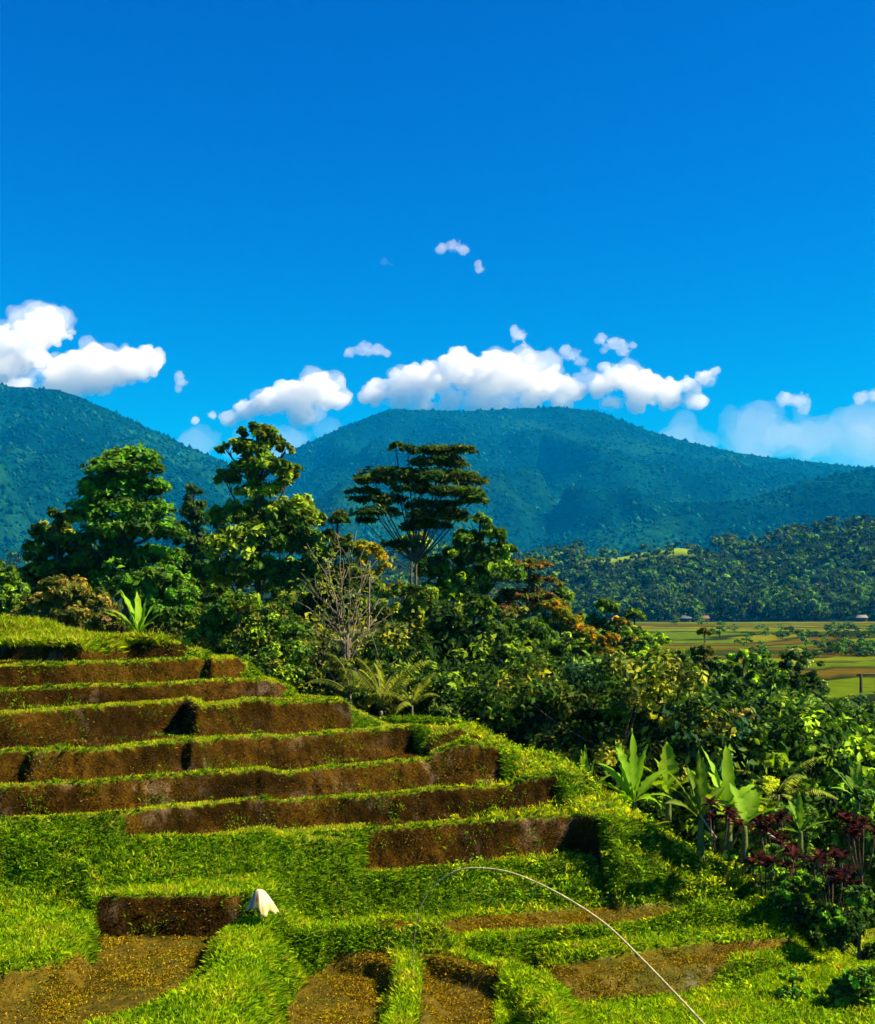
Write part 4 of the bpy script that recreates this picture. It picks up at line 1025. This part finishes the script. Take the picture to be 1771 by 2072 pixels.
hut('brown-roofed field hut right of the grey-roofed one', 704, 716, 5, (.14,.08,.05))
hut('pale-roofed hut among palms near the right edge', 862, 716, 5, (.16,.16,.14))
# ------------------------------------------------------------------ grass and straw
def quad_centers():
    a = GX[:-1, :-1]; b = GY[:-1, :-1]
    sx = np.diff(GX, axis=1)[:-1, :]; sy = np.diff(GY, axis=0)[:, :-1]
    return a, b, sx, sy
QX, QY, SX, SY = quad_centers()
DZX = (Z[:-1, 1:] - Z[:-1, :-1]) / SX; DZY = (Z[1:, :-1] - Z[:-1, :-1]) / SY
AREA = SX * SY * np.sqrt(1 + DZX ** 2 + DZY ** 2)
QPX = CX + F * (QX / QY); VIS = (QPX > -40) & (QPX < 915) & (QY > 20.1) & (QY < 60)
BRQ = BR[:-1, :-1]; MDQ = MUDM[:-1, :-1]; LPQ = LIP[:-1, :-1]; ZQ = Z[:-1, :-1]
PYQ = HY - F * ZQ / QY
def sample(w, n, rg):
    c = np.cumsum((w * AREA).ravel()); k = np.searchsorted(c, rg.random(n) * c[-1]); k = np.minimum(k, c.size - 1)
    a, b = rg.random(n), rg.random(n); i, j = np.unravel_index(k, QX.shape)
    x = QX[i, j] + a * SX[i, j]; y = QY[i, j] + b * SY[i, j]
    z = ZQ[i, j] + a * (Z[i, j + 1] - ZQ[i, j]) + b * (Z[i + 1, j] - ZQ[i, j])
    nr = np.stack([-DZX[i, j], -DZY[i, j], np.ones(n)], -1); nr /= np.linalg.norm(nr, axis=1, keepdims=True)
    return np.stack([x, y, z], -1), nr
def blades(name, label, w, n, h, wd, pal, seed, lean=.45, nb=1.0, mat=None, down=0.0, var=None):
    rg = np.random.default_rng(seed); p, nr = sample(w, n, rg)
    g = rg.normal(size=(n, 3)) * lean; g[:, 2] = 0
    d = np.array((0, 0, 1.)) * (1 - down) + nr * .45 * nb + g + np.array((0, 0, -1.)) * down
    d /= np.linalg.norm(d, axis=1, keepdims=True)
    cl = fbm(p[:, 0] * 1.6, p[:, 1] * 1.6 + p[:, 2], seed + 1, 3)
    hh = h * rg.uniform(.45, 1.3, n) * (.45 + 1.1 * cl)
    s = np.cross(d, rg.normal(size=(n, 3))); s /= np.linalg.norm(s, axis=1, keepdims=True)
    ww = wd * rg.uniform(.7, 1.3, n)
    tip = p + d * hh[:, None] + np.stack([g[:, 0], g[:, 1], -np.abs(g[:, 0])], -1) * hh[:, None] * .4
    mid = p + d * (hh * .5)[:, None]
    V_ = np.stack([p - d * .02, mid + s * ww[:, None] * .5, tip, mid - s * ww[:, None] * .5], 1).reshape(-1, 3)
    i = np.arange(n)[:, None] * 4
    Fc = np.concatenate([i + np.array([[0, 1, 2]]), i + np.array([[0, 2, 3]])], 0)
    pal = np.array(pal); c = pal[np.clip((rg.random(n) * .6 + (cl - .25) * .8) * len(pal), 0, len(pal) - 1e-3).astype(int)] * rg.uniform(.6, 1.35, (n, 1))
    o = obj(name, mesh_np(name, V_, Fc, mat or M_GRASS, np.repeat(c, 4, 0)))
    return tag(o, label, kind='stuff')
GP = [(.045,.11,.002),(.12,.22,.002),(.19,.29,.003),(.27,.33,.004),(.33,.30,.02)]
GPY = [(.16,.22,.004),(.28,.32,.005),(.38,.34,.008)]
GPD = [(.022,.060,.002),(.040,.10,.002),(.085,.17,.003),(.17,.26,.004)]  # dark grass mix; shade of the steep banks is put into its colour
STR = [(.010,.005,.0003),(.030,.0155,.0012),(.065,.037,.003),(.17,.115,.02)]
CLR = 1 - np.maximum(BRQ, MDQ * (1 - LPQ))
front = (QY < 31.8) & ((PYQ > 905) | ((QPX < 300) & (PYQ > 838)))
LV_RIS = VIS & (BRQ < .5)
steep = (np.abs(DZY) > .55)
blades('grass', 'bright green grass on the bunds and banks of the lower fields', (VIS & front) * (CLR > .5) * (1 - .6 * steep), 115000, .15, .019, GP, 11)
blades('grass', 'rough grass hanging on the steep green banks, coloured dark for shade', (VIS & steep) * (CLR > .5) * (QY < 48), 120000, .15, .016, GPD + GP[1:2], 12, lean=.6, nb=1.6)
rdg = sst(425, 500, QPX) * (PYQ > 725) * (PYQ < 925) * (PYQ > 722 + (QPX - 440) * .28 - 30)
def weeds(label, w, ncl, per, size, rad, pal, seed):
    rg = np.random.default_rng(seed); p, nr = sample(w, ncl, rg)
    r = rad * rg.uniform(.5, 1.5, ncl); ki = rg.integers(0, ncl, ncl * per); n = len(ki)
    e = rg.normal(size=(n, 3)); e /= np.linalg.norm(e, axis=1, keepdims=True)
    c = p[ki] + nr[ki] * (r[ki] * .5)[:, None] + e * (r[ki] * rg.random(n) ** .4)[:, None] * (1, 1, .8)
    q = e * .5 + nr[ki] * .3 + rg.normal(size=(n, 3)) * .5 + (0, 0, .4); q /= np.linalg.norm(q, axis=1, keepdims=True)
    pal = np.array(pal); cc = pal[rg.integers(0, len(pal), ncl)][ki] * rg.uniform(.55, 1.5, (n, 1))
    L = leaves_np(c, q, size * rg.uniform(.6, 1.4, n), size * .55, cc, rg)
    tag(obj('weeds', mesh_np('weeds', L[0], L[1], M_GRASS, L[2])), label, kind='stuff')
PYB = (PYQ > 835) & (PYQ < 1000)
wn = sst(.35, .6, fbm(QX * .8, QY * .8, 93))
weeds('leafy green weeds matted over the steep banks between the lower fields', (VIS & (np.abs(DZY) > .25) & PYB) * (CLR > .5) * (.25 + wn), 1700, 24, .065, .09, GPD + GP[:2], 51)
weeds('bright leafy weeds along the ridge and the bank beside the shrubs', VIS * (rdg > .3) * (CLR > .5) + .5 * (VIS & (QPX > 700) & (PYQ > 850) & (QY > 24)), 1800, 24, .10, .20, GP[1:3] + GPY[:2], 52)
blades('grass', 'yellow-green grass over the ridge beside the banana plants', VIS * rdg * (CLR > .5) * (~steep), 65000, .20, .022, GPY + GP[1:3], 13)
blades('grass', 'short grass on the narrow terrace treads and lips', (VIS & ~front) * (CLR > .5) * (1 + 5 * LPQ) * (QY < 56) * (~steep) * (1 - .8 * rdg), 90000, .075, .014, GPY + GP[1:2], 14)
blades('dry_grass', 'brown cut straw and roots covering the terrace risers', VIS * (BRQ > .5), 65000, .065, .019, STR, 15, lean=.5, nb=1.8, mat=M_STRAW, down=.55)
blades('stubble', 'golden-brown stubble and weeds in the muddy fields', VIS * (.15 + sst(.42, .6, fbm(QX * 1.4, QY * 1.4, 97))) * (MDQ > .5) * (LPQ < .5), 48000, .05, .021, [(.050,.032,.002),(.15,.10,.003),(.32,.21,.006),(.13,.14,.003)], 16, lean=.9, mat=M_STRAW)
blades('grass', 'tall bright grass on the mound at the back of the top terrace', VIS * (ZQ > -1.55) * (QX < -9), 30000, .30, .025, GP[1:] + GPY[:1], 17)
blades('grass', 'sparse tufts in the brown terrace faces', VIS * (BRQ > .5) * (fbm(QX * 1.5, QY * 1.5 + ZQ * 2, 91) > .60), 9000, .10, .016, GPD + GPY[:1], 18, nb=1.6)
# ------------------------------------------------------------------ clouds: real volumes beyond and above the haze
def cloud_mat(name, dens):
    m, n, o = new_mat(name)
    vs = N(n, 'ShaderNodeVolumeScatter'); vs.inputs['Color'].default_value = (.945, .938, .930, 1)
    vs.inputs['Density'].default_value = dens; vs.inputs['Anisotropy'].default_value = 0.0
    n.links.new(vs.outputs[0], o.inputs['Volume']); return m
M_CLOUD = cloud_mat('cloud', .011); M_WISP = cloud_mat('thin_cloud', .006); M_VEIL = cloud_mat('veil', .0006)
SV, SF = IV, IF
def cloud(label, lobes, base, d=8000.0, mat=None, seed=0, vox=7.0, flat=.8, nsub=26):
    rg = np.random.default_rng(900 + seed); k = d / F; sp = []
    for (px, py, r) in lobes:
        c = np.array(P(px, py, d + rg.uniform(-1, 1) * r * k * .3)); r = r * k * 1.3
        sp.append((c, r * .80))
        for _ in range(nsub):
            u = rg.normal(size=3); u /= np.linalg.norm(u); rr = r * rg.uniform(.14, .36)
            sp.append((c + u * (r * .98 - rr) * (1, 1, flat) * rg.uniform(.85, 1.12), rr))
            if rg.random() < .5:
                w = rg.normal(size=3); w /= np.linalg.norm(w)
                sp.append((sp[-1][0] + w * rr, rr * rg.uniform(.35, .55)))
    zb = (HY - base) / F * d
    V_, F_ = [], []
    for i, (c, r) in enumerate(sp):
        v = SV * r * (1, 1, flat) * (1 + .25 * (rg.random((len(SV), 1)) - .5)) + c
        lo = v[:, 2] < zb; v[lo, 2] = zb - (zb - v[lo, 2]) * .12
        V_.append(v); F_.append(SF + i * len(SV))
    loc = V_[0].mean(0)
    me = mesh_np('cloud', np.concatenate(V_) - loc, np.concatenate(F_), mat or M_CLOUD)
    o = obj('cloud', me); o.location = loc
    md = o.modifiers.new('remesh', 'REMESH'); md.mode = 'VOXEL'; md.voxel_size = vox
    for nsz, stn in ((150, 75), (55, 24)):
        tx = bpy.data.textures.new('billow', 'CLOUDS'); tx.noise_scale = nsz; tx.noise_depth = 1
        dm = o.modifiers.new('billow', 'DISPLACE'); dm.texture = tx; dm.texture_coords = 'LOCAL'; dm.strength = stn * (1 if vox > 5 else .6); dm.mid_level = .5
    if mat is M_VEIL and d > 9000:
        tx = bpy.data.textures.new('drift', 'CLOUDS'); tx.noise_scale = 320; tx.noise_depth = 2
        dm = o.modifiers.new('drift', 'DISPLACE'); dm.texture = tx; dm.texture_coords = 'LOCAL'; dm.strength = 330; dm.mid_level = .45
    m2 = o.modifiers.new('merge', 'REMESH'); m2.mode = 'VOXEL'; m2.voxel_size = vox * 1.3
    tag(o, label=label, cat='cloud', group='clouds over the mountains')
    if mat is None:      # a thin torn fringe round the dense heap
        V_, F_ = [], []; n = 0
        for (c, r) in sp:
            if r > .12 * k * 60 and rg.random() < .75:
                q = c + rg.normal(size=3) * r * .35
                v = SV * r * rg.uniform(.9, 1.3) * (1.25, 1, .7) + q; lo = v[:, 2] < zb - 30; v[lo, 2] = zb - 30
                V_.append(v - loc); F_.append(SF + n * len(SV)); n += 1
        w = obj('fringe', mesh_np('fringe', np.concatenate(V_), np.concatenate(F_), M_FRINGE), o)
        md = w.modifiers.new('remesh', 'REMESH'); md.mode = 'VOXEL'; md.voxel_size = 12
        for nsz, stn in ((120, 130), (45, 50)):
            tx = bpy.data.textures.new('torn', 'CLOUDS'); tx.noise_scale = nsz; tx.noise_depth = 2
            dm = w.modifiers.new('torn', 'DISPLACE'); dm.texture = tx; dm.texture_coords = 'LOCAL'; dm.strength = stn; dm.mid_level = .5
        m2 = w.modifiers.new('merge', 'REMESH'); m2.mode = 'VOXEL'; m2.voxel_size = 14
    return o
M_FRINGE = cloud_mat('fringe', .0028)
cloud('big white heaped cloud with a tall knob sitting on the left mountain top', [(45,330,24),(22,350,28),(-5,360,32),(-40,362,30),(66,372,24),(98,368,24),(128,364,20),(148,360,15),(60,385,16),(20,388,16),(-10,390,16),(95,384,12)], 400, seed=1)
cloud('white cloud trailing a thin tail to its left above the gap between the mountains', [(198,420,4),(212,416,6),(228,419,8),(248,410,12),(268,402,16),(295,396,20),(322,390,20),(338,398,12),(300,416,15)], 437, seed=2)
cloud('longest white cloud, lying right on the central peak', [(378,392,15),(400,386,17),(430,380,22),(458,368,22),(490,374,26),(515,378,25),(545,386,20),(570,388,16),(450,400,14),(480,402,14),(458,352,8),(400,402,12),(425,406,13),(500,404,13),(530,402,12),(560,402,10)], 420, seed=3)
cloud('ragged white cloud just right of the peak with a raised arm at its end', [(604,384,13),(622,380,17),(645,388,19),(670,392,16),(690,385,11),(706,376,9),(714,371,6),(697,402,9),(612,402,10),(605,366,5),(635,404,10),(665,404,8)], 420, seed=4)
cloud('small upright puff standing over the longest cloud', [(516,329,5),(521,336,8),(524,345,5)], 352, seed=5, vox=4, mat=M_WISP)
cloud('small flat puff left above the longest cloud', [(352,352,6),(363,349,9),(376,350,7),(386,353,4)], 358, seed=6, vox=4, mat=M_WISP)
cloud('wispy puff between the two middle clouds', [(568,349,6),(574,355,8),(580,362,7),(584,370,5)], 378, seed=7, vox=4, mat=M_WISP)
cloud('torn puff floating above the ragged cloud', [(603,338,6),(614,344,9),(622,350,8),(632,345,4),(606,350,5)], 361, seed=8, vox=4, mat=M_WISP)
cloud('highest small cloud, alone in the blue above the peak', [(444,248,6),(453,246,8),(462,250,7)], 256, seed=9, vox=4, mat=M_WISP)
cloud('tiny scrap of cloud just below the highest small one', [(480,263,4),(482,269,5)], 275, seed=10, vox=4, mat=M_WISP)
cloud('faint scrap of cloud left of the highest small one', [(386,261,4),(392,264,4)], 270, seed=11, vox=4, mat=M_VEIL)
cloud('compact small cloud above the right-hand slope', [(788,398,8),(798,401,10),(804,410,7)], 421, seed=12, vox=4, mat=M_WISP)
cloud('small cloud cut by the right edge of the picture', [(862,398,7),(874,396,10),(890,398,12),(908,400,10)], 407, seed=13, vox=4, mat=M_WISP)
cloud('small torn scrap beside the big cloud on the left mountain', [(181,375,5),(184,382,6),(179,389,4)], 395, seed=14, vox=4, mat=M_WISP)
cloud('thin milky veil of cloud low over the right slope', [(690,440,26),(750,436,32),(810,440,36),(870,436,42),(940,436,46),(1010,440,50)], 480, d=9500, seed=15, vox=14, mat=M_VEIL, flat=.7, nsub=14)
cloud('faint veil of cloud low in the gap between the mountains', [(205,440,12),(240,446,16),(290,444,20),(330,436,14)], 470, d=9500, seed=16, vox=10, mat=M_VEIL, flat=.8, nsub=12)
# ------------------------------------------------------------------ haze
def haze():
    m, n, o = new_mat('haze')
    pv = N(n, 'ShaderNodeVolumePrincipled')
    pv.inputs['Color'].default_value = HAZE_COL
    pv.inputs['Absorption Color'].default_value = (1, 1, 1, 1)
    pv.inputs['Density'].default_value = HAZE_D
    n.links.new(pv.outputs[0], o.inputs['Volume'])
    x, y0, y1, z0, z1 = 6500, -80, 6900, -60, 790
    v = [(-x,y0,z0),(x,y0,z0),(x,y1,z0),(-x,y1,z0),(-x,y0,z1),(x,y0,z1),(x,y1,z1),(-x,y1,z1)]
    f = [(0,3,2,1),(4,5,6,7),(0,1,5,4),(1,2,6,5),(2,3,7,6),(3,0,4,7)]
    tag(obj('haze', mesh_np('haze', v, f, m)), kind='stuff')
HAZE_COL = (0.0, 0.38, 1.0, 1); HAZE_D = 0.000085
haze()
